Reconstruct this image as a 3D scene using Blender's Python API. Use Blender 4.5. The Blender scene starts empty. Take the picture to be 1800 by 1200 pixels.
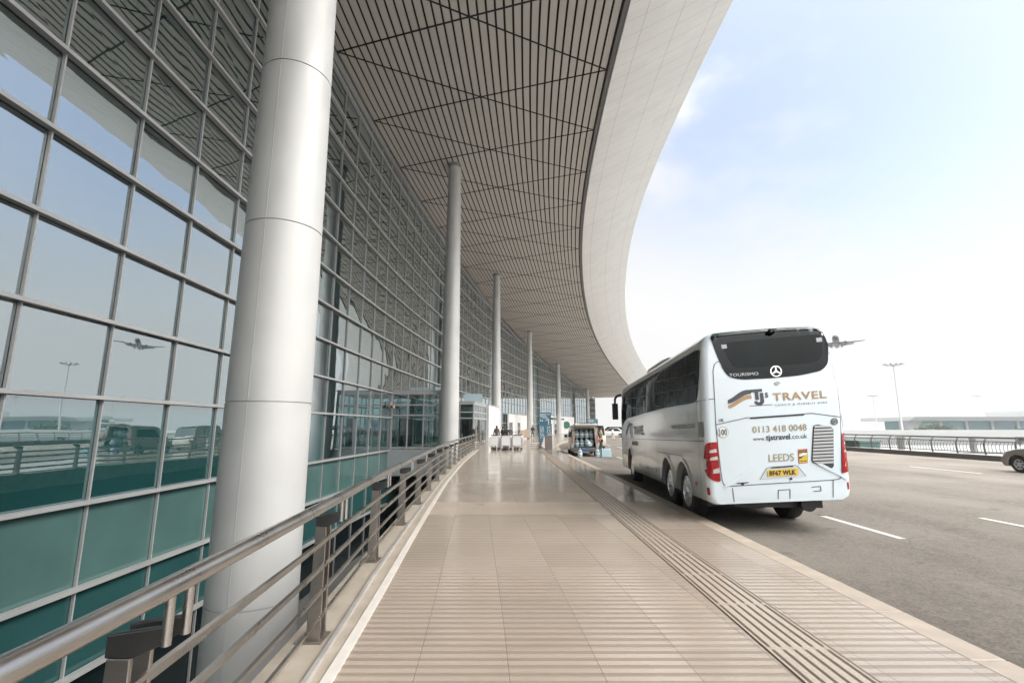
import bpy, bmesh, math, random
from mathutils import Vector, Matrix
from mathutils.bvhtree import BVHTree
import numpy as np
random.seed(7)
R_ = math.radians
scene = bpy.context.scene
col = scene.collection

# ------------------------------------------------------------------ camera
cam_d = bpy.data.cameras.new("camera")
cam = bpy.data.objects.new("camera", cam_d); col.objects.link(cam)
cam_d.sensor_width = 36.0; cam_d.lens = 17.0
cam_d.clip_start = 0.05; cam_d.clip_end = 6000
cam.location = (0, 0, 1.6)
cam.rotation_euler = (R_(90) + math.atan(150/850.), 0, 0)
scene.camera = cam
# ------------------------------------------------------------------ sky and sun
SUN_EL, SUN_AZ = R_(42), R_(92)          # azimuth clockwise from +Y
world = bpy.data.worlds.new("World"); scene.world = world
world.use_nodes = True
wn = world.node_tree; wn.nodes.clear()
def N(nt, t, **kw):
    n = nt.nodes.new(t)
    for k, v in kw.items(): setattr(n, k, v)
    return n
def build_world():
    L = wn.links.new
    out = N(wn, 'ShaderNodeOutputWorld')
    sky = N(wn, 'ShaderNodeTexSky', sky_type='NISHITA', sun_disc=False)
    sky.sun_elevation = SUN_EL; sky.sun_rotation = SUN_AZ
    sky.air_density = 1.0; sky.dust_density = 1.5; sky.ozone_density = 2.0
    b1 = N(wn, 'ShaderNodeBackground'); b1.inputs[1].default_value = 0.12
    L(sky.outputs[0], b1.inputs[0])
    b2 = N(wn, 'ShaderNodeBackground'); b2.inputs[0].default_value = (1.0, 0.99, 0.975, 1)
    # an overcast sky is about three times as bright overhead as at the horizon
    tc = N(wn, 'ShaderNodeTexCoord'); sep = N(wn, 'ShaderNodeSeparateXYZ')
    L(tc.outputs['Generated'], sep.inputs[0])
    pw = N(wn, 'ShaderNodeMath', operation='POWER'); pw.use_clamp = False; pw.inputs[1].default_value = 6.0
    cl = N(wn, 'ShaderNodeMath', operation='MAXIMUM'); cl.inputs[1].default_value = 0.0
    L(sep.outputs[2], cl.inputs[0]); L(cl.outputs[0], pw.inputs[0])
    ov = N(wn, 'ShaderNodeMath', operation='MULTIPLY_ADD'); ov.inputs[1].default_value = 4.2; ov.inputs[2].default_value = 0.45
    L(pw.outputs[0], ov.inputs[0])
    # added sky glow, out of view behind right, to brighten the coach's rear
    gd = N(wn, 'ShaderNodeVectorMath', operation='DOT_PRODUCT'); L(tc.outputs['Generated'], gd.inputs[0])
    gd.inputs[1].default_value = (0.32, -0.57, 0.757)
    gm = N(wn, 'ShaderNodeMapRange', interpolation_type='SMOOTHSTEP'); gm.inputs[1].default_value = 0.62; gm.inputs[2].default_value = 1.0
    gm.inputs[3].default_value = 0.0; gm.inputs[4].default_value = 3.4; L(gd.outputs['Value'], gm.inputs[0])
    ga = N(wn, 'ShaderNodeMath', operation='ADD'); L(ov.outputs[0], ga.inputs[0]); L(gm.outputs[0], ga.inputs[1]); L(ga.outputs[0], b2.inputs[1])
    mp = N(wn, 'ShaderNodeMapping'); mp.inputs['Scale'].default_value = (1.0, 1.0, 1.9)
    mp.inputs['Location'].default_value = (0.35, 0.1, 0.2)
    L(tc.outputs['Generated'], mp.inputs[0])
    no = N(wn, 'ShaderNodeTexNoise'); no.inputs['Scale'].default_value = 2.6
    no.inputs['Detail'].default_value = 7; no.inputs['Roughness'].default_value = 0.55
    L(mp.outputs[0], no.inputs['Vector'])
    cr = N(wn, 'ShaderNodeMapRange', interpolation_type='SMOOTHSTEP')
    cr.inputs[1].default_value = 0.50; cr.inputs[2].default_value = 0.74
    cr.inputs[3].default_value = 0.0; cr.inputs[4].default_value = 1.0
    L(no.outputs[0], cr.inputs[0])
    # one broad opening in the cloud, up and to the right, shows blue
    dt = N(wn, 'ShaderNodeVectorMath', operation='DOT_PRODUCT'); L(tc.outputs['Generated'], dt.inputs[0])
    dt.inputs[1].default_value = (math.sin(R_(40))*math.cos(R_(44)), math.cos(R_(40))*math.cos(R_(44)), math.sin(R_(44)))
    op = N(wn, 'ShaderNodeMapRange', interpolation_type='SMOOTHSTEP'); op.inputs[1].default_value = 0.80; op.inputs[2].default_value = 0.97
    op.inputs[3].default_value = 0.0; op.inputs[4].default_value = 0.74; L(dt.outputs['Value'], op.inputs[0])
    iv = N(wn, 'ShaderNodeMath', operation='SUBTRACT'); iv.inputs[0].default_value = 1.0; L(cr.outputs[0], iv.inputs[1])
    bl = N(wn, 'ShaderNodeMath', operation='MULTIPLY'); L(op.outputs[0], bl.inputs[0]); L(iv.outputs[0], bl.inputs[1])
    mx = N(wn, 'ShaderNodeMath', operation='SUBTRACT'); mx.inputs[0].default_value = 1.0; L(bl.outputs[0], mx.inputs[1])
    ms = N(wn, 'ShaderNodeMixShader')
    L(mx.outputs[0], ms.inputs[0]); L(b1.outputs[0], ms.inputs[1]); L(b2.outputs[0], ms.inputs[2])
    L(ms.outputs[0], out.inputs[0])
build_world()
sun_d = bpy.data.lights.new("sun", 'SUN'); sun_d.energy = 1.5; sun_d.angle = R_(30); sun_d.color = (1, 0.95, 0.88)
sun = bpy.data.objects.new("sun", sun_d); col.objects.link(sun)
_d = Vector((math.sin(SUN_AZ)*math.cos(SUN_EL), math.cos(SUN_AZ)*math.cos(SUN_EL), math.sin(SUN_EL)))
sun.rotation_euler = _d.to_track_quat('Z', 'Y').to_euler(); sun.location = (60, -10, 50)
scene.view_settings.view_transform = 'Standard'; scene.view_settings.look = 'None'
scene.view_settings.exposure = 0.92; scene.view_settings.gamma = 1.0
scene.render.engine = 'CYCLES'
cy = scene.cycles
cy.max_bounces = 10; cy.diffuse_bounces = 4; cy.glossy_bounces = 4; cy.transparent_max_bounces = 12
cy.transmission_bounces = 4; cy.caustics_reflective = False; cy.caustics_refractive = False
cy.sample_clamp_indirect = 6.0
try:
    cy.use_denoising = True; cy.denoiser = 'OPENIMAGEDENOISE'
except Exception: pass

# ------------------------------------------------------------------ materials
MATS = {}
def mat(name, rgb, rough=0.5, metal=0.0, var=0.0, vscale=3.0, bump=0.0, bscale=40.0, coat=0.0, spec=0.5, dirt=0.0, aniso=None):
    if name in MATS: return MATS[name]
    m = bpy.data.materials.new(name); m.use_nodes = True; nt = m.node_tree
    p = nt.nodes['Principled BSDF']; L = nt.links.new
    p.inputs['Base Color'].default_value = (*rgb, 1); p.inputs['Roughness'].default_value = rough
    p.inputs['Metallic'].default_value = metal; p.inputs['Coat Weight'].default_value = coat
    p.inputs['Coat Roughness'].default_value = 0.08
    p.inputs['Specular IOR Level'].default_value = spec
    tc = N(nt, 'ShaderNodeTexCoord')
    if var:
        no = N(nt, 'ShaderNodeTexNoise'); no.inputs['Scale'].default_value = vscale; no.inputs['Detail'].default_value = 6
        L(tc.outputs['Object'], no.inputs['Vector'])
        mr = N(nt, 'ShaderNodeMapRange'); mr.inputs[1].default_value = 0.3; mr.inputs[2].default_value = 0.7
        mr.inputs[3].default_value = 1 - var; mr.inputs[4].default_value = 1 + var
        L(no.outputs[0], mr.inputs[0])
        mu = N(nt, 'ShaderNodeMix', data_type='RGBA', blend_type='MULTIPLY'); mu.inputs[0].default_value = 1
        mu.inputs[6].default_value = (*rgb, 1); L(mr.outputs[0], mu.inputs[7]); L(mu.outputs[2], p.inputs['Base Color'])
        rr = N(nt, 'ShaderNodeMapRange'); rr.inputs[1].default_value = 0.3; rr.inputs[2].default_value = 0.7
        rr.inputs[3].default_value = max(0.02, rough*0.8); rr.inputs[4].default_value = min(1, rough*1.2)
        L(no.outputs[0], rr.inputs[0]); L(rr.outputs[0], p.inputs['Roughness'])
    if bump:
        n2 = N(nt, 'ShaderNodeTexNoise'); n2.inputs['Scale'].default_value = bscale; n2.inputs['Detail'].default_value = 4
        L(tc.outputs['Object'], n2.inputs['Vector'])
        b = N(nt, 'ShaderNodeBump'); b.inputs['Strength'].default_value = bump; b.inputs['Distance'].default_value = 0.01
        L(n2.outputs[0], b.inputs['Height']); L(b.outputs[0], p.inputs['Normal'])
    MATS[name] = m; return m

def glass_mat(name, tint, refl, gcol=(0.93, 0.97, 1.0), rough=0.012, wob=0.02, wscale=0.35, body=None, scale=1.0, veil=0.11):
    """coated facade glass: mirror layer over tinted see-through (or an opaque back-painted body)"""
    m = bpy.data.materials.new(name); m.use_nodes = True; nt = m.node_tree; nt.nodes.clear(); L = nt.links.new
    out = N(nt, 'ShaderNodeOutputMaterial'); mx = N(nt, 'ShaderNodeMixShader')
    g = N(nt, 'ShaderNodeBsdfGlossy'); g.inputs[0].default_value = (*gcol, 1); g.inputs['Roughness'].default_value = rough
    if body:
        t = N(nt, 'ShaderNodeBsdfDiffuse'); t.inputs[0].default_value = (*tint, 1)
        tc0 = N(nt, 'ShaderNodeTexCoord'); n0 = N(nt, 'ShaderNodeTexNoise'); n0.inputs['Scale'].default_value = 0.7; n0.inputs['Detail'].default_value = 5
        L(tc0.outputs['Object'], n0.inputs['Vector'])
        c0 = N(nt, 'ShaderNodeMix', data_type='RGBA'); c0.inputs[6].default_value = (*[c*0.7 for c in tint], 1); c0.inputs[7].default_value = (*[c*1.3 for c in tint], 1)
        L(n0.outputs[0], c0.inputs[0]); L(c0.outputs[2], t.inputs[0])
    else:
        t = N(nt, 'ShaderNodeBsdfTransparent'); t.inputs[0].default_value = (*tint, 1)
    fr = N(nt, 'ShaderNodeFresnel'); fr.inputs[0].default_value = 1.5
    ma = N(nt, 'ShaderNodeMath', operation='ADD'); ma.use_clamp = True
    fs = N(nt, 'ShaderNodeMath', operation='MULTIPLY'); fs.inputs[1].default_value = scale; L(fr.outputs[0], fs.inputs[0])
    L(fs.outputs[0], ma.inputs[0]); ma.inputs[1].default_value = refl - 0.04
    if not body and refl > 0.2:
        bd = N(nt, 'ShaderNodeBsdfDiffuse'); bd.inputs[0].default_value = (0.035, 0.17, 0.17, 1)
        m2 = N(nt, 'ShaderNodeMixShader'); m2.inputs[0].default_value = veil; L(t.outputs[0], m2.inputs[1]); L(bd.outputs[0], m2.inputs[2]); t = m2
    L(ma.outputs[0], mx.inputs[0]); L(t.outputs[0], mx.inputs[1]); L(g.outputs[0], mx.inputs[2])
    tc = N(nt, 'ShaderNodeTexCoord'); no = N(nt, 'ShaderNodeTexNoise'); no.inputs['Scale'].default_value = wscale
    no.inputs['Detail'].default_value = 1.5
    L(tc.outputs['Object'], no.inputs['Vector'])
    b = N(nt, 'ShaderNodeBump'); b.inputs['Strength'].default_value = 1.0; b.inputs['Distance'].default_value = wob
    L(no.outputs[0], b.inputs['Height']); L(b.outputs[0], g.inputs['Normal']); L(b.outputs[0], fr.inputs['Normal'])
    L(mx.outputs[0], out.inputs[0]); MATS[name] = m; return m

M_glass = glass_mat('facade_glass', (0.15, 0.35, 0.35), 0.45, wob=0.012, gcol=(0.88, 0.965, 1.0))
M_glasslow = glass_mat('teal_facade_glass', (0.14, 0.32, 0.32), 0.36, wob=0.012, gcol=(0.88, 0.965, 1.0), veil=0.48)  # extra teal diffuse stands in for the lit interior behind this row
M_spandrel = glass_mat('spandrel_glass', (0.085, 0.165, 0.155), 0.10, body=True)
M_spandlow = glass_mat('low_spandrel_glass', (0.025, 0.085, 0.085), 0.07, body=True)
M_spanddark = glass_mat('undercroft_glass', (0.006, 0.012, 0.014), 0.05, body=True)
M_vglass = glass_mat('vestibule_glass', (0.52, 0.68, 0.67), 0.12)
M_carglass = glass_mat('car_glass', (0.012, 0.016, 0.018), 0.06, body=True, wob=0.003, wscale=1.5)
M_busglass = glass_mat('coach_side_glass', (0.004, 0.005, 0.006), 0.04, body=True, wob=0.004, wscale=1.3, scale=0.45)
M_alu = mat('aluminium', (0.46, 0.465, 0.46), 0.45, 0.2, var=0.06, vscale=1.2)
M_aludark = mat('grey_frieze', (0.30, 0.31, 0.31), 0.5, 0.2, var=0.05)
M_white = mat('white_paint', (0.80, 0.80, 0.79), 0.35, var=0.03)
M_slat = mat('soffit_slat', (0.55, 0.525, 0.49), 0.5, var=0.04, vscale=0.4)
M_dark = mat('dark_void', (0.012, 0.012, 0.012), 0.8)
M_steel = mat('brushed_steel', (0.47, 0.45, 0.425), 0.30, 1.0, var=0.08, vscale=4, bump=0.05, bscale=120)
M_steelpost = mat('satin_steel', (0.34, 0.305, 0.275), 0.42, 1.0, var=0.10, vscale=3)
M_bracket = mat('dark_bracket', (0.07, 0.068, 0.068), 0.45, 0.6, var=0.1)
M_rubber = mat('rubber', (0.018, 0.018, 0.019), 0.75, var=0.2, vscale=9)
M_chrome = mat('chrome', (0.75, 0.75, 0.76), 0.14, 1.0, var=0.05)
M_black = mat('black_plastic', (0.015, 0.015, 0.017), 0.4)
M_concrete = mat('concrete', (0.36, 0.35, 0.33), 0.8, var=0.12, vscale=0.8, bump=0.3)
M_concdark = mat('dark_concrete', (0.10, 0.10, 0.10), 0.85, var=0.15, vscale=1.0)
M_greywall = mat('grey_cladding', (0.33, 0.36, 0.37), 0.5, var=0.06, vscale=0.6)
M_buspaint = mat('coach_paint', (0.71, 0.80, 0.86), 0.16, var=0.03, vscale=0.6, coat=0.6)
M_red = mat('red_lens', (0.32, 0.006, 0.010), 0.12, coat=0.5, var=0.25, vscale=14)
M_lens = mat('clear_lens', (0.62, 0.60, 0.58), 0.15, 0.3)
M_gold = mat('gold_vinyl', (0.40, 0.26, 0.13), 0.4, var=0.05)
M_char = mat('charcoal_vinyl', (0.045, 0.05, 0.065), 0.4)
M_line = mat('panel_gap', (0.09, 0.10, 0.11), 0.7)
M_yellow = mat('plate_yellow', (0.72, 0.50, 0.04), 0.4)
M_navy = mat('plate_black', (0.02, 0.015, 0.03), 0.5)

def granite(name):
    m = bpy.data.materials.new(name); m.use_nodes = True; nt = m.node_tree; L = nt.links.new
    p = nt.nodes['Principled BSDF']
    uv = N(nt, 'ShaderNodeUVMap'); sp = N(nt, 'ShaderNodeSeparateXYZ'); L(uv.outputs[0], sp.inputs[0])
    def M(op, a, b=None, c=None):
        n = N(nt, 'ShaderNodeMath', operation=op)
        for i, x in enumerate((a, b, c)):
            if x is None: continue
            if isinstance(x, (int, float)): n.inputs[i].default_value = x
            else: L(x, n.inputs[i])
        return n.outputs[0]
    U, V = sp.outputs[0], sp.outputs[1]
    def step(x, lo, hi): 
        n = N(nt, 'ShaderNodeMapRange'); L(x, n.inputs[0]); n.inputs[1].default_value = lo; n.inputs[2].default_value = hi; return n.outputs[0]
    # joints
    fu = M('FRACT', M('DIVIDE', M('ADD', U, 100 - 0.07), 0.62)); du = M('ABSOLUTE', M('SUBTRACT', fu, 0.5))
    ju = step(du, 0.4955, 0.4985)
    fv = M('FRACT', M('DIVIDE', M('ADD', V, 100), 1.06)); dv = M('ABSOLUTE', M('SUBTRACT', fv, 0.5)); jv = M('MULTIPLY', step(dv, 0.497, 0.499), 0.5)
    joint = M('MAXIMUM', ju, jv)
    # grooved band
    zone = M('SUBTRACT', 1.0, step(V, 9.30, 9.36))
    g = M('FRACT', M('DIVIDE', M('ADD', V, 100), 0.106))
    tri = M('ABSOLUTE', M('SUBTRACT', g, 0.5))               # 0 in the dark group's centre
    band = M('SUBTRACT', 1.0, step(tri, 0.20, 0.25))
    fine = M('FRACT', M('ADD', M('MULTIPLY', g, 6.0), 0.5)); fl = M('SUBTRACT', 1.0, step(M('ABSOLUTE', M('SUBTRACT', fine, 0.5)), 0.14, 0.30))
    groove = M('MULTIPLY', band, zone); gl = M('MULTIPLY', M('MULTIPLY', fl, band), zone)
    pale = M('MULTIPLY', step(V, 9.36, 9.42), M('SUBTRACT', 1.0, step(V, 10.9, 10.96)))
    # stone
    tc = N(nt, 'ShaderNodeTexCoord')
    n1 = N(nt, 'ShaderNodeTexNoise'); n1.inputs['Scale'].default_value = 130; n1.inputs['Detail'].default_value = 3; L(tc.outputs['Object'], n1.inputs['Vector'])
    n2 = N(nt, 'ShaderNodeTexNoise'); n2.inputs['Scale'].default_value = 1.1; n2.inputs['Detail'].default_value = 6; L(tc.outputs['Object'], n2.inputs['Vector'])
    # tile to tile tone
    wn_ = N(nt, 'ShaderNodeTexWhiteNoise', noise_dimensions='2D'); cb = N(nt, 'ShaderNodeCombineXYZ')
    L(M('FLOOR', M('DIVIDE', M('ADD', U, 100 - 0.07 + 0.0), 0.62)), cb.inputs[0]); L(M('FLOOR', M('DIVIDE', M('ADD', V, 100), 1.06)), cb.inputs[1]); L(cb.outputs[0], wn_.inputs[0])
    tone = M('ADD', M('ADD', M('MULTIPLY', n1.outputs[0], 0.55), M('MULTIPLY', n2.outputs[0], 0.35)), M('MULTIPLY', wn_.outputs[0], 0.12))
    cr = N(nt, 'ShaderNodeValToRGB'); L(tone, cr.inputs[0])
    cr.color_ramp.elements[0].position = 0.30; cr.color_ramp.elements[0].color = (0.305, 0.247, 0.195, 1)
    cr.color_ramp.elements[1].position = 0.78; cr.color_ramp.elements[1].color = (0.59, 0.495, 0.405, 1)
    def mixc(fac, c1, c2):
        n = N(nt, 'ShaderNodeMix', data_type='RGBA'); L(fac, n.inputs[0])
        if isinstance(c1, tuple): n.inputs[6].default_value = c1
        else: L(c1, n.inputs[6])
        if isinstance(c2, tuple): n.inputs[7].default_value = c2
        else: L(c2, n.inputs[7])
        return n.outputs[2]
    c = mixc(M('MULTIPLY', groove, 0.30), cr.outputs[0], (0.15, 0.12, 0.095, 1))
    c = mixc(M('MULTIPLY', gl, 0.72), c, (0.07, 0.055, 0.045, 1))
    c = mixc(M('MULTIPLY', pale, 0.30), c, (0.50, 0.42, 0.34, 1))
    c = mixc(M('MULTIPLY', joint, 0.8), c, (0.07, 0.055, 0.045, 1))
    n4 = N(nt, 'ShaderNodeTexNoise'); n4.inputs['Scale'].default_value = 0.55; n4.inputs['Detail'].default_value = 7; n4.inputs['Roughness'].default_value = 0.65; L(tc.outputs['Object'], n4.inputs['Vector'])
    n5 = N(nt, 'ShaderNodeTexNoise'); n5.inputs['Scale'].default_value = 5.5; n5.inputs['Detail'].default_value = 2; L(tc.outputs['Object'], n5.inputs['Vector'])
    st = M('MULTIPLY', step(n4.outputs[0], 0.47, 0.68), 0.42); spot = M('MULTIPLY', step(n5.outputs[0], 0.73, 0.77), 0.45)
    c = mixc(M('MAXIMUM', st, spot), c, (0.17, 0.135, 0.105, 1))
    L(c, p.inputs['Base Color'])
    # roughness
    r = M('ADD', M('MULTIPLY', n2.outputs[0], 0.16), 0.06)
    r = M('ADD', r, M('MULTIPLY', groove, 0.42)); r = M('ADD', r, M('MULTIPLY', zone, 0.06)); r = M('ADD', r, M('MULTIPLY', pale, 0.16))
    L(r, p.inputs['Roughness'])
    p.inputs['Specular IOR Level'].default_value = 1.0
    bp = N(nt, 'ShaderNodeBump'); bp.inputs['Strength'].default_value = 0.5; bp.inputs['Distance'].default_value = 0.004
    h = M('SUBTRACT', M('SUBTRACT', M('MULTIPLY', n1.outputs[0], 0.05), M('MULTIPLY', gl, 0.8)), joint)
    L(h, bp.inputs['Height']); L(bp.outputs[0], p.inputs['Normal'])
    return m
M_granite = granite('granite_paving')

def tactile_mat():
    m = bpy.data.materials.new('tactile_stone'); m.use_nodes = True; nt = m.node_tree; L = nt.links.new
    p = nt.nodes['Principled BSDF']
    tc = N(nt, 'ShaderNodeTexCoord'); n1 = N(nt, 'ShaderNodeTexNoise'); n1.inputs['Scale'].default_value = 120; n1.inputs['Detail'].default_value = 4
    L(tc.outputs['Object'], n1.inputs['Vector'])
    cr = N(nt, 'ShaderNodeValToRGB'); L(n1.outputs[0], cr.inputs[0])
    cr.color_ramp.elements[0].position = 0.3; cr.color_ramp.elements[0].color = (0.32, 0.265, 0.215, 1)
    cr.color_ramp.elements[1].position = 0.7; cr.color_ramp.elements[1].color = (0.52, 0.44, 0.36, 1)
    L(cr.outputs[0], p.inputs['Base Color']); p.inputs['Roughness'].default_value = 0.3
    return m
M_tactile = tactile_mat()
M_tactdark = mat('tactile_groove', (0.12, 0.095, 0.076), 0.6, var=0.2, vscale=20)
M_kerb = mat('kerb_granite', (0.40, 0.335, 0.27), 0.45, var=0.14, vscale=5, bump=0.2, bscale=120)
M_ledge = mat('ledge_stone', (0.38, 0.33, 0.27), 0.5, var=0.16, vscale=4, bump=0.2, bscale=90)
M_strip = mat('pale_edge_strip', (0.66, 0.62, 0.57), 0.35, var=0.08, vscale=5)
def asphalt():
    m = bpy.data.materials.new('asphalt'); m.use_nodes = True; nt = m.node_tree; L = nt.links.new
    p = nt.nodes['Principled BSDF']; tc = N(nt, 'ShaderNodeTexCoord')
    def noise(sc, det, scale3=(1, 1, 1), rough=0.5):
        mp = N(nt, 'ShaderNodeMapping'); mp.inputs['Scale'].default_value = scale3; L(tc.outputs['Object'], mp.inputs[0])
        n = N(nt, 'ShaderNodeTexNoise'); n.inputs['Scale'].default_value = sc; n.inputs['Detail'].default_value = det; n.inputs['Roughness'].default_value = rough
        L(mp.outputs[0], n.inputs['Vector']); return n.outputs[0]
    def ma(op, a, b, c=None):
        n = N(nt, 'ShaderNodeMath', operation=op)
        for k, x in enumerate((a, b, c)):
            if x is None: continue
            if isinstance(x, (int, float)): n.inputs[k].default_value = x
            else: L(x, n.inputs[k])
        return n.outputs[0]
    grain = noise(38, 6, rough=0.7); streak = noise(0.5, 6, (1, 0.10, 1), 0.6); blot = noise(0.33, 5); coarse = noise(9, 4)
    v = ma('MULTIPLY_ADD', grain, 0.75, ma('MULTIPLY_ADD', streak, 0.42, ma('MULTIPLY_ADD', blot, 0.40, ma('MULTIPLY', coarse, 0.22))))
    cr = N(nt, 'ShaderNodeValToRGB'); L(v, cr.inputs[0])
    e = cr.color_ramp.elements; e[0].position = 0.62; e[0].color = (0.080, 0.071, 0.062, 1); e[1].position = 1.18; e[1].color = (0.215, 0.195, 0.172, 1)
    # oil drips and old sealed cracks
    vo = N(nt, 'ShaderNodeTexVoronoi', feature='DISTANCE_TO_EDGE'); vo.inputs['Scale'].default_value = 0.16
    wv = N(nt, 'ShaderNodeVectorMath', operation='MULTIPLY_ADD'); n3 = N(nt, 'ShaderNodeTexNoise'); n3.inputs['Scale'].default_value = 0.9; n3.inputs['Detail'].default_value = 5
    L(tc.outputs['Object'], n3.inputs['Vector']); L(n3.outputs[1], wv.inputs[0]); wv.inputs[1].default_value = (1.6, 1.6, 0); L(tc.outputs['Object'], wv.inputs[2]); L(wv.outputs[0], vo.inputs['Vector'])
    ck = ma('LESS_THAN', vo.outputs[0], 0.0028)
    sp_ = noise(1.7, 2); oil = N(nt, 'ShaderNodeMapRange'); oil.inputs[1].default_value = 0.67; oil.inputs[2].default_value = 0.78; L(sp_, oil.inputs[0])
    mk = ma('MAXIMUM', ma('MULTIPLY', ck, 0.18), ma('MULTIPLY', oil.outputs[0], 0.45))
    mx = N(nt, 'ShaderNodeMix', data_type='RGBA'); L(mk, mx.inputs[0]); L(cr.outputs[0], mx.inputs[6]); mx.inputs[7].default_value = (0.045, 0.042, 0.04, 1)
    L(mx.outputs[2], p.inputs['Base Color']); p.inputs['Roughness'].default_value = 0.9; p.inputs['Specular IOR Level'].default_value = 0.04
    bp = N(nt, 'ShaderNodeBump'); bp.inputs['Strength'].default_value = 0.7; bp.inputs['Distance'].default_value = 0.012
    L(grain, bp.inputs['Height']); L(bp.outputs[0], p.inputs['Normal'])
    return m
M_asphalt = asphalt()
M_mark = mat('road_paint', (0.46, 0.44, 0.41), 0.6, var=0.15, vscale=10)
M_ground = mat('apron_ground', (0.22, 0.225, 0.22), 0.85, var=0.2, vscale=0.06)

# ------------------------------------------------------------------ mesh helpers
class MB:
    def __init__(s): s.v = []; s.f = []; s.uv = None
    def add(s, verts, faces):
        o = len(s.v); s.v += [tuple(p) for p in verts]; s.f += [tuple(i+o for i in f) for f in faces]; return s
    def box(s, c, d, m=None):
        x, y, z = d[0]/2, d[1]/2, d[2]/2
        vs = [Vector((sx*x, sy*y, sz*z)) for sz in (-1, 1) for sy in (-1, 1) for sx in (-1, 1)]
        if m: vs = [m @ v for v in vs]
        vs = [v + Vector(c) for v in vs]
        return s.add(vs, [(0,2,3,1),(4,5,7,6),(0,1,5,4),(2,6,7,3),(0,4,6,2),(1,3,7,5)])
    def loft(s, rings, cap=True, closed=True):
        n = len(rings[0]); vs = [p for r in rings for p in r]; fs = []
        for i in range(len(rings)-1):
            for j in range(n if closed else n-1):
                a, b = i*n+j, i*n+(j+1) % n
                fs.append((a, b, b+n, a+n))
        if cap: fs.append(tuple(range(n-1, -1, -1))); fs.append(tuple((len(rings)-1)*n+j for j in range(n)))
        return s.add(vs, fs)
    def tube(s, pts, r, n=10, cap=True):
        pts = [Vector(p) for p in pts]; rings = []
        rr = r if isinstance(r, (list, tuple)) else [r]*len(pts)
        up = None
        for i, p in enumerate(pts):
            t = (pts[min(i+1, len(pts)-1)] - pts[max(i-1, 0)]).normalized()
            if up is None: up = Vector((0, 0, 1)) if abs(t.z) < 0.9 else Vector((1, 0, 0))
            a = t.cross(up).normalized(); b = a.cross(t).normalized(); up = b
            rings.append([p + (a*math.cos(2*math.pi*k/n) + b*math.sin(2*math.pi*k/n))*rr[i] for k in range(n)])
        return s.loft(rings, cap)
    def lathe(s, prof, o=(0, 0, 0), n=24, axis='Z', cap=True):
        rings = []
        for r, h in prof:
            ring = []
            for k in range(n):
                a = 2*math.pi*k/n; c, d = r*math.cos(a), r*math.sin(a)
                p = {'Z': (c, d, h), 'X': (h, c, d), 'Y': (d, h, c)}[axis]
                ring.append((p[0]+o[0], p[1]+o[1], p[2]+o[2]))
            rings.append(ring)
        return s.loft(rings, cap)
    def prism(s, poly, a, b, axis='Z'):
        def P(u, v, w): return {'Z': (u, v, w), 'X': (w, u, v), 'Y': (u, w, v)}[axis]
        return s.loft([[P(u, v, a) for u, v in poly], [P(u, v, b) for u, v in poly]])
    def quad(s, a, b, c, d): return s.add([a, b, c, d], [(0, 1, 2, 3)])
    def mesh(s, name):
        me = bpy.data.meshes.new(name); me.from_pydata(s.v, [], s.f)
        if s.uv:
            l = me.uv_layers.new(name='UVMap')
            for lp in me.loops: l.data[lp.index].uv = s.uv[lp.vertex_index]
        bm = bmesh.new(); bm.from_mesh(me); bmesh.ops.recalc_face_normals(bm, faces=bm.faces); bm.to_mesh(me); bm.free()
        me.update(); return me
    def build(s, name, m, parent=None, smooth=None, bevel=0):
        me = s.mesh(name); o = bpy.data.objects.new(name, me); col.objects.link(o)
        for mm in (m if isinstance(m, (list, tuple)) else [m]): me.materials.append(mm)
        if parent: o.parent = parent
        if bevel:
            md = o.modifiers.new('bevel', 'BEVEL'); md.width = bevel; md.segments = 2; md.limit_method = 'ANGLE'; md.angle_limit = R_(40)
        if smooth: 
            me.shade_smooth(); me.set_sharp_from_angle(angle=R_(smooth))
        return o
def thing(name, label, cat, loc=(0, 0, 0), rz=0, group=None):
    o = bpy.data.objects.new(name, None); col.objects.link(o); o.location = loc; o.rotation_euler = (0, 0, rz)
    o.empty_display_size = 0.3
    o['label'] = label; o['category'] = cat
    if group: o['group'] = group
    return o
def tag(o, label=None, cat=None, group=None, kind=None):
    for k, v in (('label', label), ('category', cat), ('group', group), ('kind', kind)):
        if v: o[k] = v
    return o
def dup(root, loc, rz, label, parts=True):
    r = root.copy(); col.objects.link(r); r.location = loc; r.rotation_euler = (0, 0, rz); r['label'] = label
    for ch in root.children:
        c = ch.copy(); col.objects.link(c); c.parent = r
        for g in ch.children:
            d = g.copy(); col.objects.link(d); d.parent = c
    return r
def apply_mods(o):
    dg = bpy.context.evaluated_depsgraph_get(); dg.update()
    me = bpy.data.meshes.new_from_object(o.evaluated_get(dg)); o.modifiers.clear(); o.data = me; return o
def text_mesh(txt, size=1.0, bold=0.0, spacing=1.0):
    c = bpy.data.curves.new('lettering', 'FONT'); c.body = txt; c.size = size; c.offset = bold; c.space_character = spacing
    c.resolution_u = 3
    o = bpy.data.objects.new('lettering', c); col.objects.link(o)
    dg = bpy.context.evaluated_depsgraph_get(); dg.update()
    me = bpy.data.meshes.new_from_object(o.evaluated_get(dg)); bpy.data.objects.remove(o); bpy.data.curves.remove(c)
    vs = [tuple(v.co) for v in me.vertices]; fs = [tuple(p.vertices) for p in me.polygons]; bpy.data.meshes.remove(me)
    return vs, fs
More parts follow.
